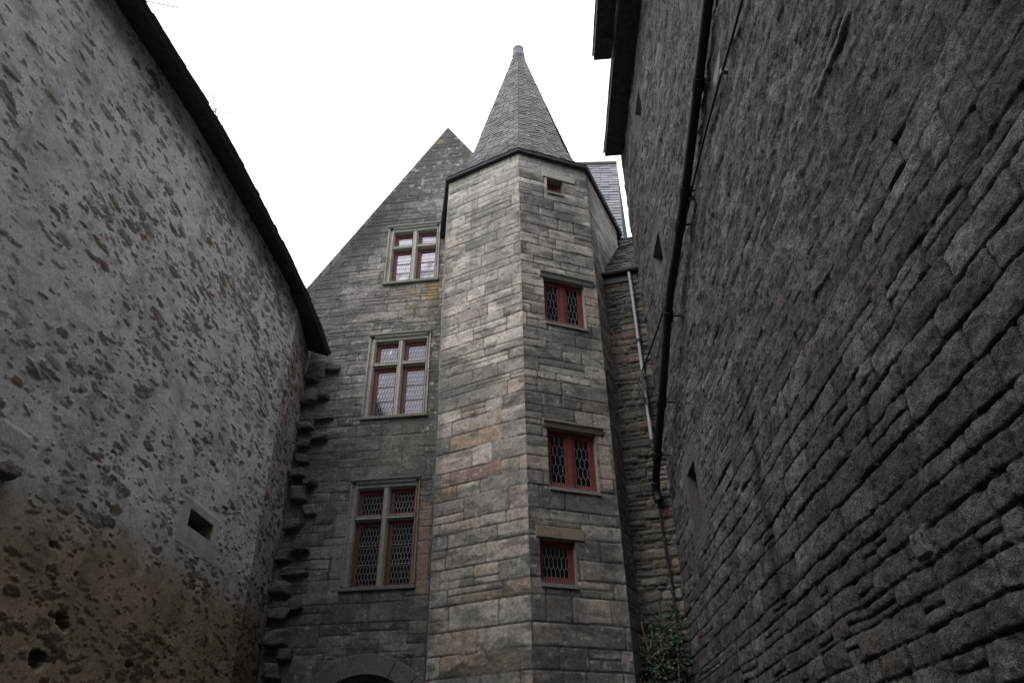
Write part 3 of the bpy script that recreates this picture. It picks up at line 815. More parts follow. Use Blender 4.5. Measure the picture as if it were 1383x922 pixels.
# ================================================================== RENDERED HOUSE ON THE LEFT
F_l = Frame((-4.0, 10.9), 183.8, -1)
left = thing('rendered_house', 'long low house with pale lime render studded with dark stones', 'house', (-4.6, 5.0, 0))
SLOT = (1.42, 2.11, 4.70, 4.93)
def lime(fr, us, zs, seed, dens, smooth_zones=(), big=(), holes_=(), brown=True, small=1.0):
    rng = np.random.default_rng(seed)
    U, Z = np.meshgrid(us, zs, indexing='ij')
    nlow = fbm(U * 0.9, Z * 0.9, 4, seed + 1)
    H = 0.016 * fbm(U * 1.4, Z * 1.4, 5, seed + 2) + 0.003 * fbm(U * 12, Z * 14, 3, seed + 3)
    C = np.ones(U.shape + (3,)) * np.array((0.60, 0.59, 0.595))
    C = C * (1 + 0.14 * nlow[..., None] + 0.10 * fbm(U * 5, Z * 6, 5, seed + 4)[..., None])
    C = mixc(C, (0.36, 0.345, 0.335), 0.55 * sstep(0.05, 0.5, fbm(U * 1.6, Z * 2.2, 5, seed + 17)))
    C = mixc(C, (0.26, 0.245, 0.235), 0.5 * sstep(0.1, 0.5, fbm(U * 6, Z * 9, 4, seed + 18)))
    C = C * (1 - 0.20 * sstep(0.1, 0.6, fbm(U * 4.5, Z * 0.55, 4, seed + 19)))[..., None]
    # stones: stratified, flattened ellipses sitting a little back in the render
    M = np.full(U.shape, -9.0); SID = np.zeros(U.shape, np.int64)
    wu = 0.02 * fbm(U * 9, Z * 9, 3, seed + 5); wz = 0.013 * fbm(U * 11 + 7, Z * 11, 3, seed + 6)
    Uw, Zw = U + wu, Z + wz
    n = int(dens * (us[-1] - us[0]) * (zs[-1] - zs[0]))
    cu = us[0] + rng.random(n) * (us[-1] - us[0]); czs = zs[0] + rng.random(n) * (zs[-1] - zs[0])
    r = rng.random(n)
    clump = fbm(cu * 1.3, czs * 1.3, 3, seed + 8)
    a = np.where(rng.random(n) < 0.11, 0.05 + 0.08 * rng.random(n), 0.014 + 0.055 * r ** 2.4) * (1 + 0.5 * clump); b = a * (0.20 + 0.28 * rng.random(n)); tilt = rng.normal(0, 0.13, n)
    keep_ = rng.random(n) < np.clip(0.50 + 0.8 * clump + 0.30 * sstep(4.0, 1.0, cu), 0.12, 1)
    stones = list(zip(cu, czs, a, b, tilt))
    for i, (c_u, c_z, aa, bb, tl) in enumerate(stones):
        if not keep_[i] or any(z_[0] < c_u < z_[1] and z_[2] < c_z < z_[3] for z_ in smooth_zones): continue
        i0, i1 = np.searchsorted(us, (c_u - aa * 1.6 - .03, c_u + aa * 1.6 + .03)); j0, j1 = np.searchsorted(zs, (c_z - bb * 1.6 - aa * .3 - .03, c_z + bb * 1.6 + aa * .3 + .03))
        if i1 - i0 < 1 or j1 - j0 < 1: continue
        du = Uw[i0:i1, j0:j1] - c_u; dz = Zw[i0:i1, j0:j1] - c_z - tl * du
        q = 1 - ((np.abs(du) / aa) ** 2.4 + (np.abs(dz) / bb) ** 2.4)
        sub = M[i0:i1, j0:j1]; ss = SID[i0:i1, j0:j1]
        g = q > sub
        sub[g] = q[g]; ss[g] = i
    s = sstep(0.0, 0.22, M + 0.75 * fbm(U * 20, Z * 34, 3, seed + 9))
    pc = pal(rng, n, [(4, (0.19, 0.185, 0.175)), (3, (0.145, 0.14, 0.13)), (2.5, (0.26, 0.25, 0.235)), (1.2, (0.22, 0.18, 0.145)), (0.4, (0.20, 0.13, 0.10)), (2, (0.33, 0.32, 0.31))])
    dep = rng.normal(0.004, 0.003, n)[SID]
    rag = fbm(U * 16, Z * 42, 4, seed + 10)
    H = H + s * (dep + 0.006 * rag) - 0.003 * sstep(-.5, -0.05, M) * (1 - sstep(-0.05, 0.4, M))
    C = C * (1 - s[..., None]) + (pc[SID] * (1 + 0.4 * rag[..., None])) * s[..., None]
    # pock holes
    p = sstep(0.52, 0.66, fbm(U * 22, Z * 26, 2, seed + 12)) * (0.4 + 0.6 * sstep(-0.2, 0.3, fbm(U * 2, Z * 2, 2, seed + 13)))
    H = H - 0.005 * p; C = mixc(C, (0.20, 0.185, 0.17), 0.7 * p)
    if brown:
        t = 1 - sstep(-0.55, 0.5, Z - (4.2 + 0.13 * (2.5 - U) * 0.4) + 0.35 * fbm(U * 1.2, Z * 1.2, 4, seed + 14))
        bw = C * np.array((0.56, 0.455, 0.35)); C = C * (1 - t[..., None]) + bw * t[..., None]
        C = mixc(C, (0.16, 0.125, 0.095), 0.35 * t * sstep(0.0, 0.5, fbm(U * 2.2, Z * 2.2, 4, seed + 15)))
    for (u0, u1, z0, z1) in smooth_zones:
        m = sstep(u0, u0 + .04, U + wu) * (1 - sstep(u1 - .04, u1, U + wu)) * sstep(z0, z0 + .04, Z + wz) * (1 - sstep(z1 - .04, z1, Z + wz))
        C = mixc(C, (0.36, 0.35, 0.345), 0.6 * m); H = H * (1 - 0.6 * m) + 0.008 * m
    for (u, z, ru, rz, dp) in big:
        m = spot(U, Z, u, z, ru, rz, seed + 16, 0.3, 0.9, 10)
        H = H - dp * m; C = mixc(C, (0.07, 0.055, 0.048), 0.8 * m)
    return H, C
us = snap(grid_lines([(-0.0, 0.014), (8.4, 0.08), (18.5, 1)]), SLOT[:2])
zs = snap(grid_lines([(0, 0.08), (1.7, 0.0145), (9.75, 1)]), SLOT[2:])
H, C = lime(F_l, us, zs, 61, 250, smooth_zones=[(1.22, 2.34, 4.42, 5.06), (5.05, 5.55, 4.28, 4.50)],
            big=[(3.9, 3.17, 0.17, 0.075, 0.11), (4.07, 2.80, 0.13, 0.06, 0.08), (3.0, 2.7, 0.08, 0.04, 0.05), (2.6, 3.0, 0.07, 0.035, 0.04), (4.35, 3.75, 0.09, 0.035, .04), (1.2, 5.25, 0.08, 0.035, .04)])
EL = [(-1.10, 9.22), (-0.4, 9.40), (0.5, 9.56), (1.6, 9.61), (2.8, 9.63), (4.2, 9.60), (5.2, 9.50), (6.3, 9.36), (7.5, 9.33), (10, 9.35), (14, 9.38), (18.5, 9.38)]
def eave_z(u): return np.interp(u, [p[0] for p in EL], [p[1] for p in EL]) - np.interp(u, [-1.1, 1.0, 6.0], [0.05, 0.09, 0.13])
def rise(u): return np.interp(u, [-1.1, 0, 0.6, 3.0, 6.0], [0.35, 0.29, 0.21, 0.13, 0.10])
def clamp_l(U, Z):
    t = eave_z(U) + rise(U) + 0.03
    return np.minimum(Z, t), Z > t
sheet('wall', F_l, us, zs, H, C, M_ren, left, holes=[SLOT], clampf=clamp_l)
# short return wall between that corner and the gable
F_lr, L_lr = frame2((-4.0, 10.9), (-4.095, 12.42), 1)
us = grid_lines([(0, 0.016), (L_lr, 1)])
zs = grid_lines([(0, 0.08), (2.2, 0.016), (9.6, 1)])
H, C = lime(F_lr, us, zs, 63, 250)
C = C * np.array((0.66, 0.60, 0.56))
sheet('wall', F_lr, us, zs, H * sstep(0, 0.04, us)[:, None], C, M_ren, left)
vt = MB(); niche(vt, F_l, SLOT[0], SLOT[1], SLOT[2], SLOT[3], 0.28, (0.22, 0.18, 0.15), w1=-0.01)
vt.fbox(F_l, SLOT[0] - .03, SLOT[1] + .03, SLOT[2] - .03, SLOT[3] + .03, -0.31, -0.28, (0.13, 0.10, 0.085))
vt.build('vent_slot', M_trim, left)
rough_block(F_l, 5.26, 4.09, 0.10, 0.06, 0.11, 90, (0.20, 0.17, 0.15), M_rub, left, 'projecting_stone')
# roof: sagging eave, slates with a thin drip edge, dark boarded soffit
rfl = MB(); sof = MB(); edge = MB()
pu = np.arange(-1.10, 18.5, 0.4)
ez = eave_z(pu); rs = rise(pu)
for i in range(len(pu) - 1):
    a, b, za, zb_ = pu[i], pu[i + 1], ez[i], ez[i + 1]
    # soffit and rafter board
    wi = -0.55 if a < 0.15 else -0.06
    sof.prism([F_l.at(a, za + 0.02, 0.30), F_l.at(b, zb_ + 0.02, 0.30), F_l.at(b, zb_ + rs[i + 1], wi), F_l.at(a, za + rs[i], wi)],
              [F_l.at(a, za + 0.075, 0.29), F_l.at(b, zb_ + 0.075, 0.29), F_l.at(b, zb_ + 0.40, wi), F_l.at(a, za + 0.40, wi)])
    A = Vector(F_l.at(a, za + 0.075, 0.335)); B = Vector(F_l.at(b, zb_ + 0.075, 0.335))
    D = Vector(F_l.at(a, za + 0.075 + 3.5, -3.6)); Cq = Vector(F_l.at(b, zb_ + 0.075 + 3.5, -3.6))
    roof_quad(rfl, B, A, D, Cq, 0.22, 0.2, srng, SL * 0.7, 0.02)
for i in range(len(pu) - 1):
    a, b, za, zb_ = pu[i], pu[i + 1], ez[i], ez[i + 1]
    edge.prism([F_l.at(a, za + 0.035, 0.30), F_l.at(b, zb_ + 0.035, 0.30), F_l.at(b, zb_ + 0.055, 0.32), F_l.at(a, za + 0.055, 0.32)],
               [F_l.at(a, za + 0.075, 0.30), F_l.at(b, zb_ + 0.075, 0.30), F_l.at(b, zb_ + 0.075, 0.345), F_l.at(a, za + 0.075, 0.345)])
rfl.build('roof', M_slate, left); sof.build('soffit', M_wood, left); edge.build('drip_edge', M_fascia, left)
# closing gable triangle of that roof near the stone house
gt = MB(); gt.prism([F_l.at(-0.02, 9.7, -0.06), F_l.at(-0.02, 9.7, -6), F_l.at(-0.02, 13.0, -3.6)], [F_l.at(0.15, 9.7, -0.06), F_l.at(0.15, 9.7, -6), F_l.at(0.15, 13.0, -3.6)], (0.25, 0.24, 0.23)); gt.build('gable_infill', M_trim, left)

# ================================================================== TALL RUBBLE HOUSE ON THE RIGHT
F_r = Frame((2.33, 10.4), 181.8, 1)
right = thing('rubble_house', 'tall dark house of rough coursed rubble with deep eaves and narrow slit openings', 'house', (2.9, 5.0, 0))
SLITS = [(1.88, 2.42, 11.50, 12.0), (1.50, 2.15, 8.45, 9.02), (1.47, 1.95, 4.5, 5.31)]
rng = np.random.default_rng(31)
zb_r = np.concatenate([bounds(rng, 0.0, 4.6, 0.12, 0.22), bounds(rng, 4.82, 13.2, 0.08, 0.2)]); zb_r = np.unique(zb_r)
us = snap(grid_lines([(0, 0.016), (2.6, 0.0125), (4.6, 0.0095), (8.9, 0.06), (18, 1)]), [x for t in SLITS for x in t[:2]])
zs = snap(grid_lines([(0, 0.06), (1.75, 0.009), (5.2, 0.012), (6.8, 0.0145), (12.95, 1)]), [x for t in SLITS for x in t[2:]])
U, Z = np.meshgrid(us, zs, indexing='ij')
sid, d, n, lu, lz = layout(U, Z, zb_r, rng, 0.17, 0.60, split=0.16, wob=0.017, wsc=3.0, seed=71, mar=0.008, rad=0.035, local=True)
cs = pal(rng, n, [(5, (0.108, 0.103, 0.098)), (3, (0.082, 0.078, 0.075)), (2.5, (0.14, 0.134, 0.127)), (0.6, (0.105, 0.090, 0.080)), (0.5, (0.16, 0.154, 0.147))])
nn = lambda f: rng.normal(0, f, n)[sid]
low = 1 - sstep(3.6, 5.2, Z + 0.9 * fbm(U * .7, Z * .7, 4, 72))
# raked-out joints below, packed nearly flush higher up
op = 0.22 + 0.78 * low * (0.45 + 0.55 * sstep(2.0, 4.5, U + 0.7 * fbm(U * 1.1, Z * 1.1, 3, 73)))
op = op * (0.65 + 0.6 * vnoise(U * 1.5, Z * 1.5, 75))
bw = 0.006 + 0.011 * vnoise(U * 2.5, Z * 2.5, 76)
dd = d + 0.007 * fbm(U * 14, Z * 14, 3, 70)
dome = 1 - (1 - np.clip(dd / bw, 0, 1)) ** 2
pill = 1 - (1 - np.clip(d / 0.09, 0, 1)) ** 2
r1 = fbm(U * 2.0, Z * 4.5, 5, 77); r2 = fbm(U * 9, Z * 20, 4, 78); r3 = fbm(U * 6, Z * 7.5, 4, 79); g4 = fbm(U * 18, Z * 20, 4, 80)
H = op * 0.016 * (dome - 1) + (0.0025 + 0.004 * low) * pill + (0.5 + 0.5 * low) * nn(0.004) + nn(0.018) * lu + nn(0.025) * lz + 0.005 * r1 + 0.003 * r2 + 0.011 * r3 + 0.010 * g4
# flaky broken faces higher up
led = sstep(4.4, 6.0, Z + 0.5 * r1)
H = H + led * (0.010 * sstep(0.10, 0.2, fbm(U * 3.0, Z * 7.5, 6, 82)) + 0.010 * r3)
H = H + 0.03 * fbm(U * 0.35, Z * 0.35, 3, 83)
# dark vertical band along an old seam
seam = U - (4.28 + 0.10 * fbm(Z * 1.3, Z * 0.2, 3, 84) + 0.08 * (Z - 4)) + 0.06 * fbm(U * 7, Z * 4, 3, 88)
sm = (1 - sstep(5.0, 5.8, Z)) * sstep(2.7, 3.3, Z) * np.exp(-(seam / 0.12) ** 2)
H = H - 0.008 * sm
C = cs[sid] * (1 + 0.18 * r1[..., None] + 0.20 * r2[..., None] + 0.38 * r3[..., None] + 0.55 * g4[..., None])
C = mixc(C, (0.16, 0.154, 0.148), 0.55 * sstep(0.12, 0.45, fbm(U * 5, Z * 8, 5, 85)))
C = mixc(C, (0.040, 0.038, 0.037), 0.55 * sstep(0.12, 0.4, fbm(U * 6 + 5, Z * 10, 4, 91)))
C = mixc(C, (0.052, 0.050, 0.050), 0.5 * sstep(0.1, 0.5, fbm(U * 0.8, Z * 1.0, 4, 86)))
C = mixc(C, (0.048, 0.045, 0.042), (1 - sstep(0.2, 0.9, dome)) * (0.25 + 0.65 * np.clip(op, 0, 1)))  # dark mortar, deepened to stand in for shadow in the joints
C = mixc(C, (0.034, 0.032, 0.030), (0.35 + 0.45 * low) * (1 - sstep(0.002, 0.013, dd)))  # joint shadow painted in, vertical joints as dark as level ones
C = mixc(C, (0.014, 0.013, 0.013), 0.85 * sm)
C = mixc(C, (0.12, 0.095, 0.08), 0.35 * sstep(0.35, 0.6, fbm(U * 3, Z * 3, 3, 87)))
def flat_patch(u0, u1, z0, z1, col, k, h):
    global C, H
    wv = 0.02 * fbm(U * 8, Z * 8, 3, 88)
    m = sstep(u0, u0 + .02, U + wv) * (1 - sstep(u1 - .02, u1, U + wv)) * sstep(z0, z0 + .02, Z + wv) * (1 - sstep(z1 - .02, z1, Z + wv))
    C = mixc(C, col, k * m); H = H * (1 - 0.8 * m) + h * m
flat_patch(5.62, 5.98, 7.80, 7.97, (0.27, 0.265, 0.26), 0.9, 0.012)
flat_patch(7.2, 7.85, 5.60, 5.67, (0.18, 0.178, 0.172), 0.8, 0.02)
flat_patch(6.0, 6.4, 7.2, 7.33, (0.165, 0.16, 0.155), 0.7, 0.015)
flat_patch(6.56, 6.76, 2.68, 2.83, (0.17, 0.172, 0.18), 0.8, 0.012)
for (u, z, ru, rz) in [(6.71, 2.755, 0.012, 0.03), (6.62, 2.76, 0.010, 0.025)]:
    m = sstep(1.2, 0.8, np.sqrt(((U - u) / ru) ** 2 + ((Z - z) / rz) ** 2)); H = H - 0.03 * m; C = mixc(C, (0.02, 0.02, 0.02), m)
for (a, b, c_, d_) in SLITS:     # smooth rendered margins round the slits
    flat_patch(a - 0.26, b + 0.22, c_ - 0.22, d_ + 0.30, (0.115, 0.11, 0.108), 0.55, 0.0)
# pinned putlog gaps
for (u, z, ru, rz) in [(3.9, 5.9, 0.10, 0.02), (7.6, 4.45, 0.10, 0.02)]:
    m = spot(U, Z, u, z, ru, rz, 89, 0.4, 0.4, 12); H = H - 0.06 * m; C = mixc(C, (0.03, 0.03, 0.03), 0.7 * m)
H = H * sstep(0, 0.05, U - us[0])
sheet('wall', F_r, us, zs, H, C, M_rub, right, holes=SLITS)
for t, lc in zip(SLITS, [(0.20, 0.195, 0.19), (0.15, 0.145, 0.14), (0.085, 0.074, 0.068)]):
    v = MB(); niche(v, F_r, *t, 0.6, lc, w1=-0.008)
    v.fbox(F_r, t[0] - .03, t[1] + .03, t[2] - .03, t[3] + .03, -0.63, -0.6, (0.03, 0.03, 0.03))
    v.build('slit_opening', M_trim, right)
# far end wall, going off to the right
F_re, _ = frame2((2.33, 10.4), (8.5, 10.2), 1)
F_re = Frame((2.33, 10.4), F_r.sg and 91.8, -1)
us = grid_lines([(0, 0.05), (6, 1)]); zs = grid_lines([(0, 0.06), (12.95, 1)])
H, C = ashlar(F_re, us, zs, zb_r, 33, ASH_DARK, ASH_DARK, (5, 7), (0.2, 0.6))
sheet('wall', F_re, us, zs, H, C * 0.7, M_rub, right)
# main eave (far part) and deeper projecting eave (near part)
s = MB()
s.prism([F_r.at(0.28, 12.72, -0.05), F_r.at(0.28, 12.70, 0.37), F_r.at(0.28, 12.83, 0.37), F_r.at(0.28, 12.92, -0.05)],
        [F_r.at(18, 12.72, -0.05), F_r.at(18, 12.70, 0.37), F_r.at(18, 12.83, 0.37), F_r.at(18, 12.92, -0.05)])
s.build('eave', M_wood, right)
s = MB()
s.prism([F_r.at(2.42, 12.86, 0.40), F_r.at(2.42, 12.84, 0.70), F_r.at(2.42, 12.99, 0.70), F_r.at(2.42, 13.02, 0.40)],
        [F_r.at(18, 12.86, 0.40), F_r.at(18, 12.84, 0.70), F_r.at(18, 12.99, 0.70), F_r.at(18, 13.02, 0.40)])
s.fbox(F_r, 2.42, 18, 12.835, 13.02, 0.372, 0.395)
s.build('projecting_eave', M_wood, right)
br = MB(); br.fbox(F_r, 2.78, 2.86, 12.80, 12.855, 0.42, 0.56); br.fbox(F_r, 2.78, 2.86, 12.72, 12.80, 0.42, 0.45); br.build('eave_bracket', M_fascia, right)
rr = MB()
roof_quad(rr, F_r.at(18, 12.84, 0.39), F_r.at(0.24, 12.84, 0.39), F_r.at(0.24, 17, -3.6), F_r.at(18, 17, -3.6), 0.3, 0.25, srng, SL * 0.7, 0.02)
roof_quad(rr, F_r.at(18, 13.0, 0.72), F_r.at(2.40, 13.0, 0.72), F_r.at(2.40, 14.6, -1.2), F_r.at(18, 14.6, -1.2), 0.3, 0.25, srng, SL * 0.7, 0.02)
rr.build('roof', M_slate, right)

# ================================================================== LINK BUILDING BETWEEN TOWER AND RIGHT HOUSE
F_b = Frame((1.75, 10.5), 105.5, 1)
linkb = thing('link_building', 'narrow brown rubble infill wall with small mossy slate roof beside the tower', 'outbuilding', (1.9, 10.6, 0))
rng = np.random.default_rng(41)
zb_b = bounds(rng, 0, 10.0, 0.06, 0.17)
us = grid_lines([(-0.42, 0.0125), (0.70, 1)]); zs = grid_lines([(0, 0.06), (2.4, 0.013), (9.86, 1)])
U, Z = np.meshgrid(us, zs, indexing='ij')
sid, d, n, lu, lz = layout(U, Z, zb_b, rng, 0.10, 0.40, split=0.22, wob=0.032, wsc=3.2, seed=91, mar=0.02, rad=0.035, local=True)
cs = pal(rng, n, [(4, (0.165, 0.140, 0.118)), (3, (0.135, 0.12, 0.105)), (2, (0.20, 0.18, 0.158)), (0.8, (0.17, 0.122, 0.10)), (2, (0.11, 0.104, 0.098))])
nn = lambda f: rng.normal(0, f, n)[sid]
dd = d + 0.006 * fbm(U * 16, Z * 16, 3, 96)
j = sstep(0.0, 0.016, dd); dome = 1 - (1 - np.clip(dd / 0.03, 0, 1)) ** 2
r1 = fbm(U * 6, Z * 9, 4, 92); r2 = fbm(U * 20, Z * 30, 3, 93)
H = 0.026 * (dome - 1) + nn(0.009) + nn(0.05) * lu + nn(0.08) * lz + 0.008 * r1 + 0.005 * r2
C = cs[sid] * (1 + 0.3 * r1[..., None] + 0.3 * r2[..., None]); C = mixc(C, (0.13, 0.122, 0.112), (1 - j) * 0.8 * sstep(-0.2, 0.2, fbm(U * 2, Z * 2, 3, 94)))
C = mixc(C, (0.06, 0.054, 0.048), 0.6 * sstep(0.0, 0.45, fbm(U * 1.8, Z * 1.4, 4, 95)))
sheet('wall', F_b, us, zs, H, C, M_rub, linkb)
g = MB()
lr = MB()
# small lean-to roof climbing back against the tower
A = Vector(F_b.at(-0.26, 9.93, 0.06)); B = Vector(F_b.at(0.78, 9.93, 0.06)); Cq = Vector(F_b.at(1.0, 12.45, -2.0)); D = Vector(F_b.at(-0.1, 12.45, -2.0))
roof_quad(lr, A, B, Cq, D, 0.17, 0.12, srng, Vector((0.052, 0.052, 0.045)), 0.018)
lr.build('roof', M_slate, linkb)
g.hprism(F_b, [(9.86, -0.02), (9.84, 0.06), (9.85, 0.11), (9.885, 0.13), (9.91, 0.13), (9.895, 0.115), (9.87, 0.10), (9.87, -0.02)], -0.27, 0.66)
g.hprism(F_b, [(9.70, -0.01), (9.70, 0.02), (9.86, 0.03), (9.86, -0.01)], -0.27, 0.58)
g.build('gutter', M_iron, linkb)
fs = rough_block(F_b, -0.08, 10.02, 0.06, 0.09, 0.05, 120, (0.34, 0.33, 0.31), M_trim, linkb, 'flashing_stone')

# ================================================================== WING BEHIND ON THE RIGHT
wing = thing('slate_roofed_wing', 'steep blue grey slate roof of a wing rising behind the tower', 'roof', (2.0, 15.0, 0))
az = math.radians(12.05)
RD = Vector((math.sin(az), math.cos(az), 0)); A0 = Vector((0, 0, 1.6))
def azp(a, dist, H): a = math.radians(a); return Vector((math.sin(a) * dist, math.cos(a) * dist, 1.6 + H))
ridgeR = azp(12.06, 14.7, 15.42); ridgeL = Vector((0.6, 14.40, 17.02))
footR = azp(11.75, 12.75, 15.42 - 2.14 * 2.1); footL = footR + (ridgeL - ridgeR)
drop = (footR - ridgeR)
footR = ridgeR + drop * 1.9; footL = ridgeL + drop * 1.9
wr = MB(); roof_quad(wr, footL, footR, ridgeR, ridgeL, 0.26, 0.17, srng, Vector((0.20, 0.205, 0.235)), 0.02)
bk = Vector((drop.x * -1, drop.y * -1, drop.z)) 
bk = Vector((-drop.x, -drop.y, drop.z))
wr.add([ridgeL, ridgeR, ridgeR + bk * 1.9, ridgeL + bk * 1.9], [(0, 1, 2, 3)], (0.15, 0.155, 0.17))
wr.build('roof', M_slate, wing)
rt = MB(); rt.tube([ridgeL + Vector((0, 0, .03)), ridgeR + Vector((0, 0, .03))], 0.07, 8, (0.07, 0.07, 0.075)); rt.build('ridge', M_slate, wing)
vg = MB(); vg.prism([ridgeR, ridgeR + drop * 1.9, ridgeR + drop * 1.9 + Vector((0, 0, -.12)), ridgeR + Vector((0, 0, -.14))],
                    [p + Vector((-0.05, 0.01, 0)) for p in (ridgeR, ridgeR + drop * 1.9, ridgeR + drop * 1.9 + Vector((0, 0, -.12)), ridgeR + Vector((0, 0, -.14)))], (0.12, 0.12, 0.13)); vg.build('verge', M_slate, wing)
wl = MB()
fo = 1.75
q = [ridgeR + drop * fo, ridgeR + bk * fo, ridgeL + bk * fo, ridgeL + drop * fo]
q = [Vector((p.x, p.y, 0)) + (Vector((-0.15, 0, 0)) if i < 2 else Vector((0, 0, 0))) for i, p in enumerate(q)]
zt = (ridgeR + drop * fo).z - 0.15
wl.prism(q, [Vector((p.x, p.y, zt)) for p in q], (0.22, 0.215, 0.2))
wl.add([Vector((q[0].x, q[0].y, zt)), Vector((q[1].x, q[1].y, zt)), ridgeR + Vector((-0.15, 0, -0.2))], [(0, 1, 2)], (0.22, 0.215, 0.2))
wl.build('wall', M_trim, wing)
chm = MB(); cpos = azp(10.95, 15.2, 15.3)
def cdisc(z, r): return [(cpos.x + r * math.cos(k * math.pi / 8), cpos.y + r * math.sin(k * math.pi / 8), z) for k in range(16)]
for (za, ra), (zb_, rb) in zip([(-1.2, .2), (0.1, .2), (0.12, .24), (0.22, .24), (0.31, .2), (0.36, .1)], [(0.1, .2), (0.12, .24), (0.22, .24), (0.31, .2), (0.36, .1), (0.37, .02)]):
    chm.prism(cdisc(cpos.z + za + .25, ra), cdisc(cpos.z + zb_ + .25, rb), (0.25, 0.23, 0.20))
chm.build('chimney_pot', M_trim, wing)

# ================================================================== PIPES AND CABLES
def smooth_path(pts, n=8):
    P = [Vector(p) for p in pts]; out = []
    for i in range(len(P) - 1):
        p0 = P[max(i - 1, 0)]; p1 = P[i]; p2 = P[i + 1]; p3 = P[min(i + 2, len(P) - 1)]
        for k in range(n):
            t = k / n
            out.append(0.5 * ((2 * p1) + (p2 - p0) * t + (2 * p0 - 5 * p1 + 4 * p2 - p3) * t * t + (3 * p1 - p0 - 3 * p2 + p3) * t ** 3))
    out.append(P[-1]); return out

# sloping black pipe across the right wall
sp_ = thing('sloping_drainpipe', 'thick black pipe running downhill across the dark rubble wall', 'drainpipe', F_r.at(3.0, 7.2, 0.1))
path = [F_r.at(9.6, 9.45, 0.10), F_r.at(6.25, 8.42, 0.10), F_r.at(4.62, 7.86, 0.11), F_r.at(3.55, 7.50, 0.13), F_r.at(2.80, 7.23, 0.16), F_r.at(1.74, 6.55, 0.19), F_r.at(0.81, 6.07, 0.20), F_r.at(0.22, 5.74, 0.20)]
m = MB(); m.tube(smooth_path(path, 6), 0.058, 14); m.build('pipe', M_iron, sp_, smooth=True)
def along(pts, f):
    i = min(int(f), len(pts) - 2); return Vector(pts[i]).lerp(Vector(pts[i + 1]), f - i)
for f in (1.5, 2.35, 2.75, 4.2, 5.3, 6.3):
    p = along(path, f); q = along(path, f + 0.12)
    d_ = (q - p).normalized()
    m = MB(); m.tube([p - d_ * 0.07, p + d_ * 0.07], 0.071, 14); m.tube([p, p - Vector(F_r.n) * 0.2], 0.012, 6); m.build('collar', M_iron, sp_)
m = MB(); el = [path[-1], F_r.at(0.14, 5.66, 0.2), F_r.at(0.11, 5.56, 0.19), F_r.at(0.12, 5.46, 0.17)]
m.tube(smooth_path(el, 4), 0.068, 14); m.build('elbow', M_iron, sp_, smooth=True)
# thin pipe from the elbow down the corner
tp = thing('thin_corner_pipe', 'thin dark pipe dropping down the corner below the sloping pipe', 'pipe', F_b.at(0.45, 3.0, 0.05))
m = MB(); m.tube(smooth_path([F_r.at(0.12, 5.52, 0.12), F_b.at(0.43, 5.34, 0.04), F_b.at(0.445, 4.6, 0.04), F_b.at(0.47, 3.8, 0.05), F_b.at(0.47, 0.0, 0.05)], 5), 0.017, 8); m.build('pipe', M_iron, tp, smooth=True)
for z in (4.9, 4.2):
    m = MB(); m.tube([F_b.at(0.447, z - .02, 0.04), F_b.at(0.448, z + .02, 0.04)], 0.026, 8); m.build('clip', M_iron, tp)
# grey downpipe under the gutter
gp = thing('grey_downpipe', 'pale grey plastic downpipe under the small black gutter', 'downpipe', F_b.at(0.45, 6.0, 0.05))
m = MB(); m.tube(smooth_path([F_b.at(0.445, 9.84, 0.07), F_b.at(0.45, 9.7, 0.07), F_b.at(0.452, 9.5, 0.06), F_b.at(0.455, 8.0, 0.06), F_b.at(0.455, 6.35, 0.06)], 5), 0.029, 12); m.build('pipe', M_zinc, gp, smooth=True)
for z in (9.35, 8.35, 7.2, 6.45):
    m = MB(); m.tube([F_b.at(0.455, z - .03, 0.06), F_b.at(0.455, z + .03, 0.06)], 0.037, 12); m.build('clip', M_zinc if z > 9 else M_iron, gp)
# cable and its bracket
cb = thing('wall_cable', 'slim black cable stretched along the dark wall to an iron bracket', 'cable', F_r.at(2.5, 7.6, 0.05))
m = MB(); m.tube(smooth_path([F_r.at(9.5, 7.40, 0.06), F_r.at(6.78, 7.52, 0.05), F_r.at(5.80, 7.60, 0.06), F_r.at(4.62, 7.68, 0.055), F_r.at(2.46, 7.63, 0.06), F_r.at(1.1, 7.72, 0.09), F_b.at(0.45, 7.72, 0.11)], 6), 0.014, 8); m.build('wire', M_iron, cb, smooth=True)
for u, z in ((6.0, 7.585), (4.2, 7.665), (2.6, 7.63)):
    m = MB(); m.fbox(F_r, u - .02, u + .02, z - .025, z + .025, 0.0, 0.075); m.build('clip', M_lead, cb)
bk_ = thing('cable_bracket', 'small black iron bracket with dangling wires on the grey downpipe', 'bracket', F_b.at(0.44, 7.6, 0.1))
m = MB(); m.fbox(F_b, 0.36, 0.56, 7.60, 7.625, 0.095, 0.12); m.fbox(F_b, 0.43, 0.455, 7.40, 7.70, 0.10, 0.125); m.fbox(F_b, 0.40, 0.43, 7.50, 7.60, 0.10, 0.13); m.build('arm', M_iron, bk_)
m = MB(); m.tube(smooth_path([F_b.at(0.38, 7.62, 0.12), F_b.at(0.35, 7.5, 0.13), F_b.at(0.38, 7.42, 0.12)], 5), 0.009, 6)
m.tube(smooth_path([F_b.at(0.45, 7.45, 0.12), F_b.at(0.48, 7.2, 0.13), F_b.at(0.47, 6.95, 0.11), F_b.at(0.50, 6.7, 0.10)], 5), 0.011, 6)
m.tube(smooth_path([F_b.at(0.43, 7.4, 0.12), F_b.at(0.40, 7.25, 0.14), F_b.at(0.45, 7.1, 0.12)], 5), 0.014, 6); m.build('wires', M_iron, bk_)
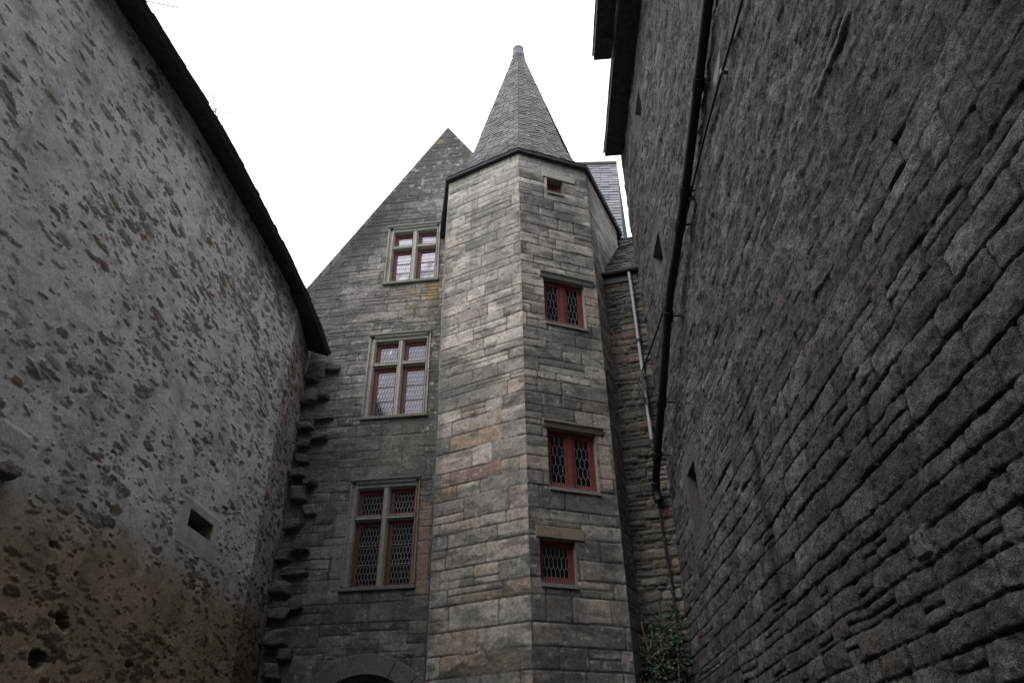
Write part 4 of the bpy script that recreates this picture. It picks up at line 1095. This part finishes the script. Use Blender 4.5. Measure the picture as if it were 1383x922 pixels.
# black downpipe in the angle of tower and infill wall
bp_ = thing('black_downpipe', 'straight black downpipe in the angle between tower and brown rubble wall', 'downpipe', F_b.at(-0.2, 6, 0.05))
m = MB(); m.tube(smooth_path([F_b.at(-0.245, 9.83, 0.05), F_b.at(-0.235, 9.0, 0.045), F_b.at(-0.205, 7.0, 0.045), F_b.at(-0.175, 5.5, 0.05), F_b.at(-0.13, 3.9, 0.05), F_b.at(-0.13, 0, 0.05)], 5), 0.034, 10); m.build('pipe', M_iron, bp_, smooth=True)
for z, u in ((8.0, -0.22), (6.0, -0.186), (4.9, -0.158)):
    m = MB(); m.tube([F_b.at(u, z - .035, 0.047), F_b.at(u - 0.001, z + .035, 0.047)], 0.045, 10); m.build('collar', M_iron, bp_)

# ================================================================== PLANTS, AERIAL
def leaf(mb, p, size, rng, col, down=0.5):
    a = rng.uniform(0, 6.28); t = rng.uniform(-0.7, 0.7)
    x = Vector((math.cos(a), math.sin(a), rng.uniform(-.6, .3))).normalized()
    n = Vector((rng.uniform(-.6, .6), -1 + rng.uniform(-.5, .5), rng.uniform(0.0, 1.0))).normalized()
    y = n.cross(x).normalized(); x = y.cross(n)
    s = size * rng.uniform(.6, 1.3)
    pts = [(-.5, 0), (-.25, .38), (0.05, .30), (0.62, 0), (0.05, -.30), (-.25, -.38)]
    vs = [p + x * (s * a_) + y * (s * b_) + n * (s * 0.15 * abs(b_)) for a_, b_ in pts]
    k = rng.uniform(.6, 1.35)
    mb.add(vs, [(0, 1, 2, 3), (0, 3, 4, 5)], tuple(c * k for c in col))
prng = random.Random(17)
ivy = thing('ivy_clump', 'dark green ivy clump growing in the corner low on the rubble wall', 'ivy', F_b.at(0.2, 3.0, 0.05))
lv = MB()
for c_ in range(42):
    cu = prng.gauss(0.22, 0.19); cz = prng.gauss(3.36, 0.27) + 0.35 * (cu - 0.2); cw_ = abs(prng.gauss(0.08, 0.09)) + 0.03
    if cz > 3.86: cz = 3.75
    for k in range(26):
        p = Vector(F_b.at(cu + prng.gauss(0, .065), cz + prng.gauss(0, .06), max(0.02, cw_ + prng.gauss(0, .04))))
        lv.add([], []); leaf(lv, p, 0.05, prng, (0.023, 0.044, 0.020))
for c_ in range(240):
    p = Vector(F_b.at(prng.gauss(0.15, 0.28), prng.gauss(3.1, 0.4), abs(prng.gauss(0.06, 0.06)) + 0.02)); leaf(lv, p, 0.045, prng, (0.021, 0.039, 0.018))
lv.build('foliage', M_leaf, ivy)
sm_ = MB()
for k in range(9):
    u = prng.uniform(0.0, 0.4)
    sm_.tube(smooth_path([F_b.at(u, 0.0 if k < 4 else 2.4, 0.03), F_b.at(u + prng.uniform(-.1, .1), 2.8, 0.04), F_b.at(u + prng.uniform(-.15, .15), prng.uniform(3.3, 3.8), prng.uniform(.05, .16))], 5), 0.009, 5)
sm_.tube(smooth_path([F_b.at(0.0, 3.55, 0.10), F_b.at(-0.12, 3.64, 0.2), F_b.at(-0.26, 3.62, 0.26), F_b.at(-0.34, 3.58, 0.3)], 5), 0.007, 5)
sm_.tube(smooth_path([F_b.at(-0.1, 3.62, 0.18), F_b.at(-0.2, 3.68, 0.24), F_b.at(-0.24, 3.67, 0.28)], 4), 0.005, 5)
sm_.build('stems', M_twig, ivy, smooth=True)

wd = thing('roof_weed', 'tiny weed tuft sprouting from the left eave', 'weed', F_l.at(4.35, 9.66, 0.3))
w_ = MB()
for k in range(26):
    leaf(w_, Vector(F_l.at(4.35 + prng.gauss(0, .12), 9.72 + abs(prng.gauss(0, .09)), 0.30 + prng.gauss(0, .04))), 0.04, prng, (0.06, 0.07, 0.04))
w_.build('foliage', M_leaf, wd)
w_ = MB()
for k in range(9):
    u = 4.35 + prng.gauss(0, .12); w_.tube([F_l.at(u, 9.63, 0.29), F_l.at(u + prng.gauss(0, .04), 9.80 + prng.uniform(-.04, .1), 0.30 + prng.gauss(0, .05))], 0.004, 4)
w_.build('stems', M_twig, wd)
ar = thing('thin_aerial', 'hair thin metal aerial rod sticking out from the left roof edge', 'aerial', F_l.at(6.15, 9.4, 0.3))
w_ = MB(); w_.tube([F_l.at(6.22, 9.40, 0.30), F_l.at(5.98, 9.62, 0.52)], 0.005, 5); w_.build('rod', M_iron, ar)
w_ = MB(); w_.tube([F_l.at(6.02, 9.59, 0.48), F_l.at(6.01, 9.70, 0.48)], 0.004, 5); w_.build('crosspiece', M_iron, ar)

# ================================================================== GROUND, UNSEEN HOUSE ADDED BEHIND THE CAMERA
gm = bpy.data.materials.new('lane_cobbles'); gm.use_nodes = True
nt = gm.node_tree; b = nt.nodes['Principled BSDF']
tc = nt.nodes.new('ShaderNodeTexCoord'); vo_ = nt.nodes.new('ShaderNodeTexVoronoi'); vo_.inputs['Scale'].default_value = 7
nt.links.new(tc.outputs['Object'], vo_.inputs['Vector'])
cr = nt.nodes.new('ShaderNodeValToRGB'); cr.color_ramp.elements[0].color = (0.14, 0.13, 0.12, 1); cr.color_ramp.elements[1].color = (0.07, 0.065, 0.06, 1)
nt.links.new(vo_.outputs['Distance'], cr.inputs['Fac']); nt.links.new(cr.outputs['Color'], b.inputs['Base Color'])
bp2 = nt.nodes.new('ShaderNodeBump'); bp2.inputs['Strength'].default_value = 0.6; bp2.inputs['Distance'].default_value = 0.03; bp2.invert = True
nt.links.new(vo_.outputs['Distance'], bp2.inputs['Height']); nt.links.new(bp2.outputs['Normal'], b.inputs['Normal']); b.inputs['Roughness'].default_value = 0.85
g = MB(); g.add([(-150, -150, 0), (150, -150, 0), (150, 150, 0), (-150, 150, 0)], [(0, 1, 2, 3)]); go = g.build('ground', gm); tag(go, 'cobbled lane and ground', None, None, 'structure')

shade_house = thing('added_shade_house', 'unseen stone house added behind the viewer to shade the lower walls', 'house', (-1, -9, 0))  # added out of view to block low sky and darken the lower walls
F_e = Frame((-6.5, -8.6), 90, -1)
us = grid_lines([(0, 0.12), (13, 1)]); zs = grid_lines([(0, 0.12), (13.0, 1)])
H, C = ashlar(F_e, us, zs, zb_g, 55, ASH_DARK, ASH_DARK, (5, 7), (0.3, 0.8))
sheet('wall', F_e, us, zs, H, C, M_ash, shade_house)
re_ = MB(); roof_quad(re_, (6.7, -8.3, 12.95), (-6.7, -8.3, 12.95), (-6.7, -12, 17), (6.7, -12, 17), 0.5, 0.4, srng, SL); re_.build('roof', M_slate, shade_house)

# ================================================================== LIGHT
SUN_EL, SUN_AZ = 46.0, -134.0     # degrees; azimuth from +Y towards +X (negative: left), i.e. behind and left of the camera
w = bpy.data.worlds.new('World'); SC.world = w; w.use_nodes = True
nt = w.node_tree; bg = nt.nodes['Background']
sky = nt.nodes.new('ShaderNodeTexSky'); sky.sky_type = 'NISHITA'; sky.sun_disc = False
sky.sun_elevation = math.radians(SUN_EL); sky.sun_rotation = math.radians(SUN_AZ); sky.dust_density = 4; sky.air_density = 1.2
# an even layer of cloud in front of the clear sky
mx = nt.nodes.new('ShaderNodeMix'); mx.data_type = 'RGBA'; mx.inputs['Factor'].default_value = 0.86
nt.links.new(sky.outputs['Color'], mx.inputs[6]); mx.inputs[7].default_value = (8.6, 8.7, 8.9, 1)
nt.links.new(mx.outputs[2], bg.inputs['Color']); bg.inputs['Strength'].default_value = 0.13
sl = bpy.data.lights.new('sun', 'SUN'); sl.energy = 0.8; sl.angle = math.radians(38); sl.color = (1.0, 0.97, 0.93)
so = bpy.data.objects.new('sun', sl); COL.objects.link(so)
dv = Vector((math.sin(math.radians(SUN_AZ)) * math.cos(math.radians(SUN_EL)), math.cos(math.radians(SUN_AZ)) * math.cos(math.radians(SUN_EL)), math.sin(math.radians(SUN_EL))))
so.rotation_euler = (-dv).to_track_quat('-Z', 'Y').to_euler()

# ================================================================== CAMERA
pit = math.radians(33.3); s_ = 26 / 1478.0; c_ = math.sqrt(1 - s_ * s_)
Fv = Vector((0, math.cos(pit), math.sin(pit))); U0 = Vector((0, -math.sin(pit), math.cos(pit))); R0 = Vector((1, 0, 0))
R = R0 * c_ - U0 * s_; Uv = R0 * s_ + U0 * c_
cam = bpy.data.cameras.new('camera'); co = bpy.data.objects.new('camera', cam); COL.objects.link(co)
mt = Matrix((( R.x, Uv.x, -Fv.x, 0), (R.y, Uv.y, -Fv.y, 0), (R.z, Uv.z, -Fv.z, 1.6), (0, 0, 0, 1)))
co.matrix_world = mt
cam.sensor_width = 36; cam.lens = 970 / 1383 * 36; cam.clip_end = 500; cam.clip_start = 0.05
SC.camera = co
SC.view_settings.view_transform = 'Standard'; SC.view_settings.look = 'None'; SC.view_settings.exposure = 0.9; SC.view_settings.gamma = 1.0
SC.cycles.use_denoising = True
SC.cycles.max_bounces = 6; SC.cycles.diffuse_bounces = 3
